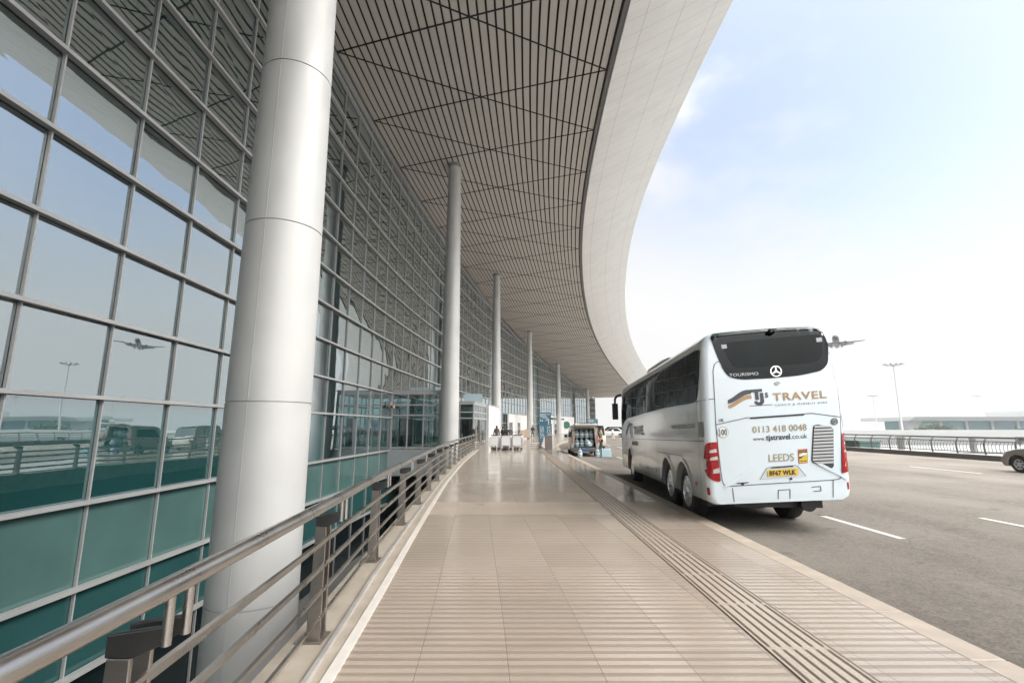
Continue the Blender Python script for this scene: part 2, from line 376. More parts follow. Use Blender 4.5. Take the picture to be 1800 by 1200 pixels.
def fit_text(txt, w, h=None, **kw):
    """vertices (x, y) scaled so the lettering spans width w (and height h)"""
    vs, fs = text_mesh(txt, **kw)
    x0 = min(v[0] for v in vs); x1 = max(v[0] for v in vs); y1 = max(v[1] for v in vs); y0 = min(v[1] for v in vs)
    sx = w/(x1-x0); sy = h/(y1 - max(y0, 0) if y0 > -0.05 else y1) if h else sx
    return [((v[0]-x0)*sx, v[1]*sy) for v in vs], fs

# ------------------------------------------------------------------ plan curves (metres)
RF, X0, Y0 = 310.0, -9.75, 15.0
def fac(s, o=0.0):
    if s < 0: return (X0 + o, Y0 + s)
    a = s/RF; return (X0 + RF*(1-math.cos(a)) + o*math.cos(a), Y0 + RF*math.sin(a) - o*math.sin(a))
def fac3(s, o, z): x, y = fac(s, o); return (x, y, z)
ZT = ([-80, 0, 8, 20, 34, 48, 65, 92, 120, 145, 160], [21.6, 21.65, 21.75, 22.1, 22.5, 22.3, 21.1, 18.95, 16.1, 12.4, 10.3])
def zroof(s):
    return float(np.mean([np.interp(s+d, *ZT) for d in (-5, -2.5, 0, 2.5, 5)]))
WT = ([-60, -30, 0, 3.43, 5.9, 8.5, 11.5, 14.3, 18, 22, 28, 35, 60], [-0.3, -0.55, -0.98, -1.13, -1.31, -1.5, -1.69, -1.86, -2.02, -2.16, -2.28, -2.34, -2.4])
def wl(y): return float(np.mean([np.interp(y+d, *WT) for d in (-1.5, -.75, 0, .75, 1.5)]))
def kerbx(y):
    if y < 30: return 3.45
    # follows the facade's arc beyond the van
    s = RF*math.asin(min(0.9, max(0, (y-Y0)/RF))); fx = X0 + RF*(1-math.cos(s/RF))
    t = min(1, (y-30)/40.); t = t*t*(3-2*t)
    return 3.45*(1-t) + (fx + 14.2)*t
ROADZ = -0.15; GZ = -6.2
def frange(a, b, d):
    n = max(1, int(math.ceil((b-a)/d))); return [a + (b-a)*i/n for i in range(n+1)]

# ------------------------------------------------------------------ setting: ground, road, pavement
g = MB(); g.quad((-3000, -2500, GZ), (3000, -2500, GZ), (3000, 4500, GZ), (-3000, 4500, GZ))
tag(g.build('ground', M_ground), kind='structure')
def ribbon(ys, fa, fb, z, uvf=None, thick=0, cols=1):
    m = MB(); m.uv = []
    n = cols+1
    for y in ys:
        a, b = fa(y), fb(y)
        for k in range(n):
            x = a + (b-a)*k/cols; m.v.append((x, y, z)); m.uv.append(uvf(x, y) if uvf else (x, y))
    for i in range(len(ys)-1):
        for k in range(cols):
            p = i*n+k; m.f.append((p, p+1, p+n+1, p+n))
    if thick:
        o = len(m.v); m.v += [(x, y, z-thick) for x, y, _ in m.v[:o]]; m.uv += m.uv[:o]
        for i in range(len(ys)-1):
            for k in range(cols):
                p = o+i*n+k; m.f.append((p, p+n, p+n+1, p+1))
            for k in (0, cols):
                p = i*n+k; m.f.append((p, p+n, p+n+o, p+o))
        for i in (0, len(ys)-1):
            for k in range(cols):
                p = i*n+k; m.f.append((p, p+1, p+1+o, p+o))
    return m
YN = frange(-60, 36, 1.0)
tag(ribbon(YN, lambda y: wl(y), lambda y: 3.2, 0.0, lambda x, y: (x - wl(y) if x < 1 else x - wl(y), y), 0.5, 8).build('pavement', M_granite), kind='structure')
def plx(y):
    s = RF*math.asin(max(0, (y-Y0)/RF)); return X0 + RF*(1-math.cos(s/RF)) - 0.2
YF = frange(36.0, 160, 4.0)
tag(ribbon(YF, plx, lambda y: kerbx(y)-0.25, 0.0, lambda x, y: (x-wl(y), y), 1.9, 12).build('terminal_forecourt', M_granite), kind='structure')
# grey fascia wall below the forecourt's edge
YK = frange(-60, 36, 0.9)
kb = MB()
for a, b in zip(YK[:-1], YK[1:]): kb.box(((3.2+3.45)/2, (a+b)/2, -0.15), (0.25, b-a-0.006, 0.304))
tag(kb.build('kerb', M_kerb, bevel=0.012), kind='structure')
YK2 = frange(36, 160, 2.0)
tag(ribbon(YK2, lambda y: kerbx(y)-0.25, kerbx, 0.002, None, 0.4).build('kerb', M_kerb), kind='structure')
tag(ribbon(YN, lambda y: wl(y)-0.52, lambda y: wl(y)-0.075, 0.0, None, 0.55).build('stone_ledge', M_ledge), kind='structure')
tag(ribbon(YN, lambda y: wl(y)-0.075, lambda y: wl(y), 0.012, None, 0.3).build('edge_strip', M_strip), kind='structure')
rd = MB()
rd.add([(3.4, -90, ROADZ), (25.7, -90, ROADZ), (25.7, 60, ROADZ), (90, 320, ROADZ), (30, 320, ROADZ), (3.4, 60, ROADZ)] +
       [(3.4, -90, -1.2), (25.7, -90, -1.2), (25.7, 60, -1.2), (90, 320, -1.2), (30, 320, -1.2), (3.4, 60, -1.2)],
       [(0,1,2,3,4,5), (11,10,9,8,7,6)] + [(i, i+6, (i+1) % 6+6, (i+1) % 6) for i in range(6)])
tag(rd.build('road', M_asphalt), kind='structure')
# tactile strip: inlaid stone with six dark grooves, cut every 0.9 m
tp = MB(); tg = MB()
TX0, TX1 = 1.86, 2.34
tp.quad((TX0, -20, 0.004), (TX1, -20, 0.004), (TX1, 36, 0.004), (TX0, 36, 0.004))
tag(tp.build('tactile_paving', M_tactile), kind='structure')
y = 3.88 - 0.9*20
while y < 36:
    for k in range(6):
        x = TX0 + 0.04 + k*(TX1-TX0-0.08)/5
        tg.quad((x-0.009, y+0.025, 0.008), (x+0.009, y+0.025, 0.008), (x+0.009, y+0.875, 0.008), (x-0.009, y+0.875, 0.008))
    y += 0.9
for x in (TX0, TX1): tg.quad((x-0.004, -20, 0.0075), (x+0.004, -20, 0.0075), (x+0.004, 36, 0.0075), (x-0.004, 36, 0.0075))
tag(tg.build('tactile_paving_grooves', M_tactdark), kind='structure')
def mark(x, y0, y1, w=0.13):
    m = MB(); m.quad((x-w/2, y0, ROADZ+0.004), (x+w/2, y0, ROADZ+0.004), (x+w/2, y1, ROADZ+0.004), (x-w/2, y1, ROADZ+0.004))
    tag(m.build('lane_marking', M_mark), kind='structure')
for i in range(-1, 9):
    mark(6.2 + (0.0 if i < 2 else 0), 8.1 - 0 + i*6.4, 10.1 + i*6.4)
    mark(9.15, 7.6 + i*6.4, 9.9 + i*6.4)
for i in range(-1, 8): mark(17.9, 19.0 + i*7.5, 22.4 + i*7.5)
for i in range(0, 6): mark(13.2, 47 + i*8, 50 + i*8); mark(9.4, 41 + i*8, 44.5 + i*8)

# ------------------------------------------------------------------ terminal building
TB = thing('terminal_building', 'curved glass airport terminal with slatted canopy and tall round columns', 'terminal', (X0, Y0, 0))
TB.location = (0, 0, 0)
S0, PITCH = -5.73, 2.25
KS = list(range(-28, 69))
TZ = [-6.1, -3.78, -1.93, -0.08, 2.27, 4.07, 5.93, 7.77, 9.6, 11.4, 13.25, 15.1, 16.95, 18.8, 20.6]
ROWS = TZ + [22.4, 24.0]
def sk(k): return S0 + PITCH*k
cells = []
for k in KS[:-1]:
    for r in range(len(TZ)):
        z0, z1 = TZ[r], (TZ[r+1] if r+1 < len(TZ) else 23.0)
        top = min(zroof(sk(k)), zroof(sk(k+1))) - 0.85
        if z0 > top - 0.3: continue
        z1 = min(z1, top)
        if sk(k) > 17.0 and z1 < 0.1 and sk(k) > 21.3: continue
        if 21.3 < sk(k) < 27 and z1 < 4.0 and z0 > -0.2: continue         # first vestibule stands here
        cells.append((k, r, z0, z1))
def cell_geo(k, z0, z1, m):
    a, b = Vector(fac3(sk(k), 0, 0)), Vector(fac3(sk(k+1), 0, 0)); t = (b-a).normalized(); n = Vector((t.y, -t.x, 0))
    a += t*0.02; b -= t*0.02
    ti = [random.gauss(0, 0.0022) for _ in range(4)]
    q = [a + n*ti[0], b + n*ti[1], b + n*ti[2], a + n*ti[3]]; zz = [z0, z0, z1, z1]
    f = [Vector((p.x, p.y, z)) for p, z in zip(q, zz)]; bk = [p - n*0.024 for p in f]
    m.loft([f, bk])
def cscore(c):
    x, y = fac(sk(c[0]+0.5)); d2 = x*x+y*y
    vis = 1.0 if (y > 8 and abs(x)/max(y, .1) < 1.08 and (0.5*(c[2]+c[3])-1.6)/max(y, .1) < 1.0) else 0.05
    return vis*abs(x + 0.02*y)/d2**1.5
gl = [c for c in cells if c[1] >= 3 or sk(c[0]) <= -13]; sp = [c for c in cells if c[1] < 3 and sk(c[0]) > -13]
gl.sort(key=cscore, reverse=True)
for c in gl[:100]:
    m = MB(); cell_geo(c[0], c[2], c[3], m); m.build('glass_pane', M_glasslow if c[1] == 3 else M_glass, TB)
m = MB()
for c in gl[100:]: cell_geo(c[0], c[2], c[3], m)
tag(m.build('glass_panes', M_glass, TB), kind='stuff')
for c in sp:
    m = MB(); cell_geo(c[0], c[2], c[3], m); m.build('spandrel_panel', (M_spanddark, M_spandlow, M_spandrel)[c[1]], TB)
for k in KS:
    s = sk(k); zt = zroof(s)-0.8; zb = -6.2 if s < 21.0 else 0.0
    if 21.3 < s < 27: zb = 4.05
    x, y = fac(s, 0.045); a = max(s, 0)/RF
    m = MB(); m.box((x, y, (zb+zt)/2), (0.07, 0.036, zt-zb), Matrix.Rotation(-a, 3, 'Z')); m.build('mullion', M_alu, TB)
for i, z in enumerate(TZ[1:]):
    smax = 156
    for s in np.arange(0, 156, 1.0):
        if zroof(s) - 0.9 < z: smax = s; break
    if z < -0.3: smax = min(smax, 21.0)
    spans = [(-69, smax)]
    if z < 4.0 and z > -0.3: spans = [(-69, 21.2), (27.2, smax)]
    m = MB()
    for a0, a1 in spans:
        if a1 <= a0: continue
        ss = frange(a0, a1, 2.0); rings = []
        for s in ss:
            rings.append([fac3(s, 0.03, z-0.045), fac3(s, 0.20, z-0.045), fac3(s, 0.20, z+0.045), fac3(s, 0.03, z+0.045)])
        m.loft(rings)
    m.build('transom', M_alu, TB)
# frieze between the glass and the soffit
SS = frange(-74, 154, 2.0)
m = MB(); m.loft([[fac3(s, -0.1, zroof(s)-0.82), fac3(s, 0.16, zroof(s)-0.82), fac3(s, 0.16, zroof(s)-0.30), fac3(s, -0.1, zroof(s)-0.30)] for s in SS])
m.build('frieze', M_aludark, TB)
# canopy: empty part with the soffit, fascia and roof below it
CAN = bpy.data.objects.new('canopy', None); col.objects.link(CAN); CAN.parent = TB
OE, OF = 15.1, 21.6
m = MB(); NS = 34; pit = (OE-0.1)/NS
for j in range(NS):
    a = 0.1 + j*pit; b = a + pit*0.75
    m.loft([[fac3(s, a, zroof(s)), fac3(s, b, zroof(s)), fac3(s, b, zroof(s)+0.07), fac3(s, a, zroof(s)+0.07)] for s in SS])
m.build('soffit_slats', M_slat, CAN)
m = MB(); m.loft([[fac3(s, -0.1, zroof(s)+0.30), fac3(s, OE+0.3, zroof(s)+0.30), fac3(s, OE+0.3, zroof(s)+0.36), fac3(s, -0.1, zroof(s)+0.36)] for s in SS])
m.build('soffit_backing', M_dark, CAN)
m = MB()
for k in range(-12, 24):
    sa = 8.3 + 6.3*k; 
    for sb in (sa+1.9+6.3, sa+1.9-6.3):
        if min(sa, sb) < -73 or max(sa, sb) > 153: continue
        P = []
        for i in range(9):
            t = i/8; s = sa + (sb-sa)*t; o = 0.1 + (OE-0.15)*t; P.append((s, o))
        w = 0.055
        m.loft([[fac3(s-w, o, zroof(s)-0.012), fac3(s+w, o, zroof(s)-0.012), fac3(s+w, o, zroof(s)+0.02), fac3(s-w, o, zroof(s)+0.02)] for s, o in P])
m.build('soffit_joints', M_dark, CAN)
m = MB(); m.loft([[fac3(s, OE, zroof(s)-0.10), fac3(s, OE+0.22, zroof(s)-0.13), fac3(s, OE+0.30, zroof(s)+0.30), fac3(s, OE, zroof(s)+0.30)] for s in SS])
m.build('canopy_edge', mat('edge_trim', (0.16, 0.16, 0.16), 0.5, 0.2), CAN)
# fascia panels with fine joints
def fascia_mat():
    m = bpy.data.materials.new('fascia_panels'); m.use_nodes = True; nt = m.node_tree; L = nt.links.new
    p = nt.nodes['Principled BSDF']; uv = N(nt, 'ShaderNodeUVMap'); sp_ = N(nt, 'ShaderNodeSeparateXYZ'); L(uv.outputs[0], sp_.inputs[0])
    def M(op, a, b=None):
        n = N(nt, 'ShaderNodeMath', operation=op)
        for i, x in enumerate((a, b)):
            if x is None: continue
            if isinstance(x, (int, float)): n.inputs[i].default_value = x
            else: L(x, n.inputs[i])
        return n.outputs[0]
    def line(x, period, w):
        f = M('FRACT', M('DIVIDE', x, period)); d = M('ABSOLUTE', M('SUBTRACT', f, 0.5)); return M('GREATER_THAN', d, 0.5 - w/period)
    U = sp_.outputs[0]; V = M('SUBTRACT', sp_.outputs[1], M('MULTIPLY', U, -0.25))
    j = M('MAXIMUM', line(M('ADD', U, 0.0), 2.05, 0.010), line(M('ADD', V, 100), 1.15, 0.008))
    cell = N(nt, 'ShaderNodeTexWhiteNoise', noise_dimensions='2D'); cb = N(nt, 'ShaderNodeCombineXYZ')
    L(M('FLOOR', M('ADD', M('DIVIDE', U, 2.05), 0.5)), cb.inputs[0]); L(M('FLOOR', M('ADD', M('DIVIDE', M('ADD', V, 100), 1.15), 0.5)), cb.inputs[1]); L(cb.outputs[0], cell.inputs[0])
    c1 = N(nt, 'ShaderNodeMix', data_type='RGBA'); L(cell.outputs[0], c1.inputs[0]); c1.inputs[6].default_value = (0.76, 0.755, 0.745, 1); c1.inputs[7].default_value = (0.81, 0.805, 0.795, 1)
    c2 = N(nt, 'ShaderNodeMix', data_type='RGBA'); L(j, c2.inputs[0]); L(c1.outputs[2], c2.inputs[6]); c2.inputs[7].default_value = (0.33, 0.33, 0.33, 1)
    L(c2.outputs[2], p.inputs['Base Color']); p.inputs['Roughness'].default_value = 0.4
    return m
M_fascia = fascia_mat()
m = MB(); m.uv = []
NF = 6
for s in SS:
    for k in range(NF+1):
        t = k/NF; o = OE+0.31 + (OF-OE-0.31)*t; z = zroof(s) + 0.0 + 2.5*t**1.15
        m.v.append(fac3(s, o, z)); m.uv.append((t*6.15+1.02, s))
for i in range(len(SS)-1):
    for k in range(NF): p = i*(NF+1)+k; m.f.append((p, p+1, p+NF+2, p+NF+1))
m.build('fascia', M_fascia, CAN, smooth=40)
m = MB()
prof = lambda s: [fac3(s, OF, zroof(s)+2.49), fac3(s, OF+0.06, zroof(s)+2.56), fac3(s, OF-1, zroof(s)+2.85), fac3(s, 0, zroof(s)+4.5), fac3(s, -30, zroof(s)+3.0), fac3(s, -30, zroof(s)+0.5), fac3(s, 0, zroof(s)+0.42), fac3(s, OE+0.3, zroof(s)+0.38)]
m.loft([prof(s) for s in SS]); m.build('roof', M_white, CAN)
# columns: tapering steel clad tubes with ring joints
COLS = [(-33.0, 5.4, 0.72), (-6.6, 5.57, 0.665), (20.9, 4.5, 0.68), (49.4, 3.8, 0.62), (79.2, 3.2, 0.615), (108.6, 2.6, 0.61), (139.6, 2.2, 0.58)]
M_col = mat('column_cladding', (0.54, 0.54, 0.53), 0.55, 0.18, var=0.07, vscale=0.9, bump=0.02, bscale=3)
for i, (s, o, r) in enumerate(COLS):
    x, y = fac(s, o); zt = zroof(s)+0.05; zb = GZ if i < 3 else -1.0
    rf = lambda z: r*(1.03 - 0.30*max(0, min(1, z/22.))**1.1) if z > 0 else r*1.03
    m = MB(); zs = [zb]; z = zb
    joints = [-4.2, -1.1, 2.0, 5.1, 8.2, 11.3, 14.4, 17.5, 20.6]
    for j in joints:
        if zb < j < zt - 0.3: zs += [j-0.012, j-0.0119, j+0.0119, j+0.012]
    zs.append(zt)
    rings = []
    for z in zs:
        q = rf(z) - (0.018 if any(abs(abs(z-j)-0.0119) < 1e-5 for j in joints) else 0)
        rings.append([(x + q*math.cos(2*math.pi*k/64), y + q*math.sin(2*math.pi*k/64), z) for k in range(64)])
    m.loft(rings); o_ = m.build('column', M_col, TB, smooth=25)
    m = MB()                                       # vertical cladding seam facing the kerb
    for aa in (R_(-92), R_(88)):
        d = Vector((math.cos(aa), math.sin(aa), 0)); 
        for z0, z1 in zip(zs[:-1], zs[1:]):
            if z1 - z0 < 0.5: continue
            p0 = Vector((x, y, z0)) + d*(rf(z0)-0.002); p1 = Vector((x, y, z1)) + d*(rf(z1)-0.002); t = Vector((-d.y, d.x, 0))*0.006
            m.loft([[p0-t, p0+t, p0+t+d*0.006, p0-t+d*0.006], [p1-t, p1+t, p1+t+d*0.006, p1-t+d*0.006]])
    m.build('cladding_seam', mat('seam_grey', (0.50, 0.50, 0.49), 0.5, 0.2), o_)
    if i > 1:
        m = MB(); m.lathe([(rf(zt)*1.0, zt-0.35), (rf(zt)+0.03, zt-0.34), (rf(zt)+0.03, zt+0.02)], (x, y, 0), 40, cap=False); m.build('collar', M_aludark, o_, smooth=30)
# interior
M_inwall = mat('interior_wall', (0.50, 0.52, 0.52), 0.6, var=0.05, vscale=0.3)
M_infloor = mat('interior_floor', (0.30, 0.30, 0.29), 0.25, var=0.1)
SI = frange(-70, 154, 4)
m = MB(); m.loft([[fac3(s, -0.08, -0.35), fac3(s, -22, -0.35), fac3(s, -22, -0.02), fac3(s, -0.08, -0.02)] for s in SI]); m.build('floor_slab', M_infloor, TB)
m = MB(); m.loft([[fac3(s, -22, GZ), fac3(s, -22.4, GZ), fac3(s, -22.4, zroof(s)+0.4), fac3(s, -22, zroof(s)+0.4)] for s in SI]); m.build('interior_wall', M_inwall, TB)
m = MB()
for s in (-70.2, 154.2):
    a, b = fac(s, -22.2), fac(s, 0.0); z = zroof(s)
    m.quad((a[0], a[1], GZ), (b[0], b[1], GZ), (b[0], b[1], z), (a[0], a[1], z))
m.build('end_wall', M_greywall, TB)
M_incol = mat('interior_column', (0.62, 0.64, 0.63), 0.5)
for s in [-9, 3, 15, 27, 39, 51, 63, 75, 87, 99, 111, 123, 135]:
    x, y = fac(s, -6.0); m = MB(); m.lathe([(0.42, -0.02), (0.34, zroof(s))], (x, y, 0), 20); m.build('interior_column', M_incol, TB, smooth=40)
# white mezzanine beams behind the glass
m = MB()
for s0, s1, z0, z1, o in ((-3.0, 14.0, 2.95, 4.6, -4.2), (20, 70, 5.0, 6.2, -9.0), (75, 140, 5.0, 6.2, -9.0)):
    m.loft([[fac3(s, o, z0), fac3(s, o-0.5, z0), fac3(s, o-0.5, z1), fac3(s, o, z1)] for s in frange(s0, s1, 2)])
for s in (-2.8, 4.4, 5.6, 11): 
    x, y = fac(s, -4.5); m.box((x, y, 1.4), (0.5, 0.35, 3.1))
x, y = fac(-2.8, -4.45); m.box((x, y, 2.6), (0.6, 0.6, 5.2))
m.build('mezzanine', M_white, TB)
# forecourt edge wall, seen grey above the dark undercroft
m = MB(); xa, xb = fac(21.0)[0], wl(35.9)-0.1
m.box(((xa+xb)/2, 35.93, -0.92), (xb-xa, 0.10, 1.83)); m.build('forecourt_wall', M_greywall, TB)
m = MB(); m.quad((-30, 44, GZ), (3.3, 44, GZ), (3.3, 44, -1.8), (-30, 44, -1.8)); m.build('undercroft_wall', M_concdark, TB)
m = MB(); m.quad((3.1, -60, GZ), (3.1, 44, GZ), (3.1, 44, -0.4), (3.1, -60, -0.4)); m.build('retaining_wall', M_concdark, TB)

# entrance vestibules
def vestibule(s0, s1, d, h, mw, doors, white=None, sign=None):
    V = bpy.data.objects.new('vestibule', None); col.objects.link(V); V.parent = TB
    fm = MB(); gm = MB(); wm = MB()
    def P(s, o, z): return Vector(fac3(s, o, z))
    def post(s, o, z0=0, z1=None, w=0.12): x, y = fac(s, o); fm.box((x, y, ((z1 or h)+z0)/2), (w, w, (z1 or h)-z0), Matrix.Rotation(-max(s, 0)/RF, 3, 'Z'))
    def rail(s_a, o_a, s_b, o_b, z, w=0.10, hh=0.12):
        a, b = P(s_a, o_a, z), P(s_b, o_b, z); t = (b-a).normalized(); n = Vector((t.y, -t.x, 0))*w/2; u = Vector((0, 0, hh/2))
        fm.loft([[a-n-u, a+n-u, a+n+u, a-n+u], [b-n-u, b+n-u, b+n+u, b-n+u]])
    sides = [((s0, 0.1), (s0, d)), ((s0, d), (s1, d)), ((s1, d), (s1, 0.1))]
    for (sa, oa), (sb, ob) in sides:
        n = max(2, round((abs(sb-sa)+abs(ob-oa))/mw))
        for i in range(n+1):
            t = i/n; 
            if i < n or (sa, oa) == sides[-1][0]: post(sa+(sb-sa)*t, oa+(ob-oa)*t, 0, h-0.02, 0.09 if 0 < i < n else 0.13)
        for z in (0.1, 2.45, h*0.78 if h > 3.6 else h-0.5, h): rail(sa, oa, sb, ob, z, 0.12, 0.10 if z < h else 0.24)
        a0, a1, b1, b0 = P(sa, oa, 0.1), P(sa, oa, h), P(sb, ob, h), P(sb, ob, 0.1)
        if white and (sa != sb or white == 2):
            wm.loft([[a0, a1, b1, b0], [q + Vector((-0.05, 0.0, 0)) for q in (a0, a1, b1, b0)]])
        else: gm.quad(a0, a1, b1, b0)
    fm.build('frame', M_alu if not white else M_white, V)
    if gm.v: gm.build('glazing', M_vglass, V)
    if wm.v: wm.build('cladding', M_white, V)
    rm = MB(); rm.loft([[P(s0-.1, 0.05, h+.12), P(s0-.1, d+.15, h+.12), P(s0-.1, d+.15, h+.2), P(s0-.1, 0.05, h+.2)], [P(s1+.1, 0.05, h+.12), P(s1+.1, d+.15, h+.12), P(s1+.1, d+.15, h+.2), P(s1+.1, 0.05, h+.2)]])
    rm.build('roof', M_alu, V)
    for sd, side in doors:
        dm = MB()
        if side == 'front':
            x, y = fac(sd, d+0.09); dm.box((x, y, 1.15), (0.06, 1.5, 2.3), Matrix.Rotation(-max(sd, 0)/RF, 3, 'Z'))
        else:
            x, y = fac(s0, sd); dm.box((x, y-0.10, 1.15), (1.5, 0.06, 2.3), Matrix.Rotation(-max(s0, 0)/RF, 3, 'Z'))
        dm.build('door', mat('door_glass_dark', (0.07, 0.09, 0.09), 0.2), V)
    if sign:
        m = MB(); x, y = fac(sign[0], sign[1]); m.box((x, y, h+0.95), (2.2, 0.10, 1.4)); m.build('sign_board', mat('pale_blue_board', (0.46, 0.60, 0.66), 0.4), V)
vestibule(21.3, 27.1, 3.7, 4.1, 1.1, [(24.2, 'front')])
vestibule(33.5, 40.5, 4.2, 3.9, 1.4, [(1.2, 'side'), (37, 'front')], sign=(34.2, 1.2))
vestibule(41.2, 48.0, 4.4, 3.9, 1.4, [(1.4, 'side'), (3.2, 'side')], white=2, sign=(44.5, 1.8))
# white shop fronts along the ground floor
def shopfront(s0, s1, o, h, slots):
    m = MB(); m.loft([[fac3(s, o, 0.0), fac3(s, o+0.25, 0.0), fac3(s, o+0.25, h), fac3(s, o, h)] for s in frange(s0, s1, 2)])
    b = m.build('shop_front', M_white, TB)
    for sa, sb, z0, z1 in slots:
        m = MB(); m.loft([[fac3(s, o+0.26, z0), fac3(s, o+0.29, z0), fac3(s, o+0.29, z1), fac3(s, o+0.26, z1)] for s in (sa, sb)]); m.build('window', M_carglass, b)
    return b
shopfront(50, 58.5, 0.35, 3.9, [(51.5, 52.6, 0, 2.3)])
shopfront(62, 66.5, 0.35, 3.9, [])
shopfront(73, 88, 0.35, 3.9, [(73.5, 76, 0.2, 2.4), (80, 82, 0.2, 2.4)])
sf = shopfront(103, 128, 1.2, 4.3, [(104, 106, 0, 2.3), (109, 111, 0, 2.3), (103.5, 118, 3.35, 3.75)])
x, y = fac(118.5, 1.62); m = MB(); m.lathe([(0.95, -0.06), (0.95, 0.06)], (0, 0, 0), 32, axis='Y'); d = m.build('round_emblem', mat('emblem_green', (0.01, 0.13, 0.10), 0.4), sf); d.location = (x+0.3, y-0.3, 2.1); d.rotation_euler = (0, 0, R_(20))
m = MB(); m.lathe([(0.62, -0.075), (0.62, -0.065)], (0, 0, 0), 28, axis='Y'); m.box((0.0, -0.078, -0.02), (1.0, 0.006, 0.18))
# small security camera on the facade
sc_ = bpy.data.objects.new('security_camera', None); col.objects.link(sc_); sc_.parent = TB
x, y = fac(20.6, 0.35); m = MB(); m.box((x, y, 3.05), (0.26, 0.5, 0.22)); m.box((x-0.12, y, 3.28), (0.10, 0.10, 0.26)); m.build('housing', mat('camera_cream', (0.62, 0.48, 0.36), 0.4), sc_, bevel=0.02)
m = MB(); m.lathe([(0.085, 0), (0.085, 0.06)], (x, y-0.31, 3.05), 16, axis='Y'); m.build('lens', M_black, sc_)

# ------------------------------------------------------------------ steel railing along the pavement's open edge
def wr(y): return wl(y) + float(np.interp(y, [-1, 1.5, 5.5], [0.11, 0.09, 0.0]))
RL = thing('railing', 'brushed steel railing with round handrail along the open pavement edge', 'railing', (0, 0, 0))
YR = frange(-4, 35.4, 0.6)
m = MB(); m.tube([(wr(y)-0.20, y, 1.06) for y in YR], 0.037, 20); m.build('handrail', M_steel, RL, smooth=40)
for z in (0.17, 0.355, 0.54, 0.725):
    m = MB(); m.loft([[(wr(y)-0.345, y, z-0.028), (wr(y)-0.325, y, z-0.030), (wr(y)-0.295, y, z+0.028), (wr(y)-0.315, y, z+0.032)] for y in YR]); m.build('rail_bar', M_steel, RL)
m = MB(); m.loft([[(wr(y)-0.225, y, 0.0), (wr(y)-0.195, y, 0.0), (wr(y)-0.195, y, 0.035), (wr(y)-0.225, y, 0.035)] for y in YR]); m.build('steel_edging', mat('edging_steel', (0.58, 0.56, 0.54), 0.4, 0.55, var=0.1, vscale=5), RL)
ys = [1.85 + 2.2*i for i in range(-2, 16)]
for y in ys:
    w = wr(y); th = math.atan2(wr(y+.5)-wr(y-.5), 1.0); Rm = Matrix.Rotation(-th, 3, 'Z')
    m = MB()
    for dy in (-0.05, 0.05):
        f = [(w-0.415, -0.02), (w-0.305, -0.02), (w-0.31, 0.83), (w-0.39, 0.83)]
        m.prism(f, y+dy-0.009, y+dy+0.009, axis='Y')
    m.box((w-0.38, y, 0.010), (0.20, 0.20, 0.016)); 
    p = m.build('post', M_steelpost, RL, bevel=0.003)
    m = MB()
    for dy in (-0.05, 0.05):
        m.prism([(w-0.395, 0.832), (w-0.30, 0.832), (w-0.19, 0.880), (w-0.19, 0.935), (w-0.395, 0.905)], y+dy-0.014, y+dy+0.014, axis='Y')
    m.build('bracket', M_bracket, p, bevel=0.006)
    for dy in (-0.05, 0.05):
        m = MB(); m.tube([(w-0.20, y+dy, 0.868), (w-0.20, y+dy, 1.035)], 0.0165, 12); m.build('support_bar', M_steel, p, smooth=40)

# ------------------------------------------------------------------ coach
SH, PT = 0.052, -0.017
BW, BH, BL = 2.38, 3.454, 10.26
BUS = thing('coach', 'white touring coach parked at the kerb with gold lettering on its rear', 'coach', (3.344, 8.582, ROADZ), -0.076)
def tf(p): return (p[0], p[1], p[2] + SH*p[0] + PT*p[1])
HALF = [(0.9, .445), (0.10, .445), (0.03, .49), (0.0, .60), (-0.005, 1.0), (0.0, 1.5), (0.005, 1.9), (.015, 2.2), (.045, 2.75), (.065, 3.08), (.085, 3.2), (.12, 3.3), (.20, 3.385), (.34, 3.43), (.7, 3.452)]
def bus_section(y, inset, lean, drop=0):
    L = []
    for x, z in HALF:
        xx = x + inset*(1 if x < 0.6 else 0)
        zz = z - drop*max(0, (z-3.0)/.45)
        L.append((xx, y + lean(z), zz))
    Rr = [(BW-p[0], p[1], p[2]) for p in L]
    return L + Rr[::-1]
def lean_r(z): return 0.0 if z < 2.0 else 0.07*((z-2.0)/1.45)**1.4
def build_bus_mesh():
    secs = []
    r = 0.13
    for t in (0, 0.15, 0.35, 0.6, 0.85, 1.0):
        yy = r*(1-math.cos(t*math.pi/2)); inn = r*(1-math.sin(t*math.pi/2))
        secs.append(bus_section(yy, inn, lean_r, 0.05*(1-t)))
    for yy in frange(0.4, BL-0.6, 0.6): secs.append(bus_section(yy, 0, lambda z, k=max(0, 1-(yy-.13)/1.0): lean_r(z)*k))
    def lean_f(z): return -0.0 if z < 1.5 else -0.30*((z-1.5)/1.95)**1.6
    rf = 0.45
    for t in (0.0, 0.25, 0.5, 0.75, 0.92, 1.0):
        yy = BL - rf + rf*math.sin(t*math.pi/2); inn = rf*(1-math.cos(t*math.pi/2))
        secs.append(bus_section(yy, inn*0.9, lambda z, k=t: lean_f(z)*k, 0.08*t))
    m = MB(); n = len(secs[0]); h = n//2
    m.loft(secs, cap=False)
    for base, in ((0,), ((len(secs)-1)*n,)):
        for i in range(h-1): m.f.append((base+i, base+i+1, base+n-2-i, base+n-1-i))
    return m
bm_ = build_bus_mesh()
body = bm_.build('body', M_buspaint, BUS)
BODY_BVH = None
me0 = body.data
BODY_BVH = BVHTree.FromPolygons([v.co.copy() for v in me0.vertices], [tuple(p.vertices) for p in me0.polygons])
WHEELS = [(1.52, 0), (2.88, 0), (8.0, 0)]
cut = MB()
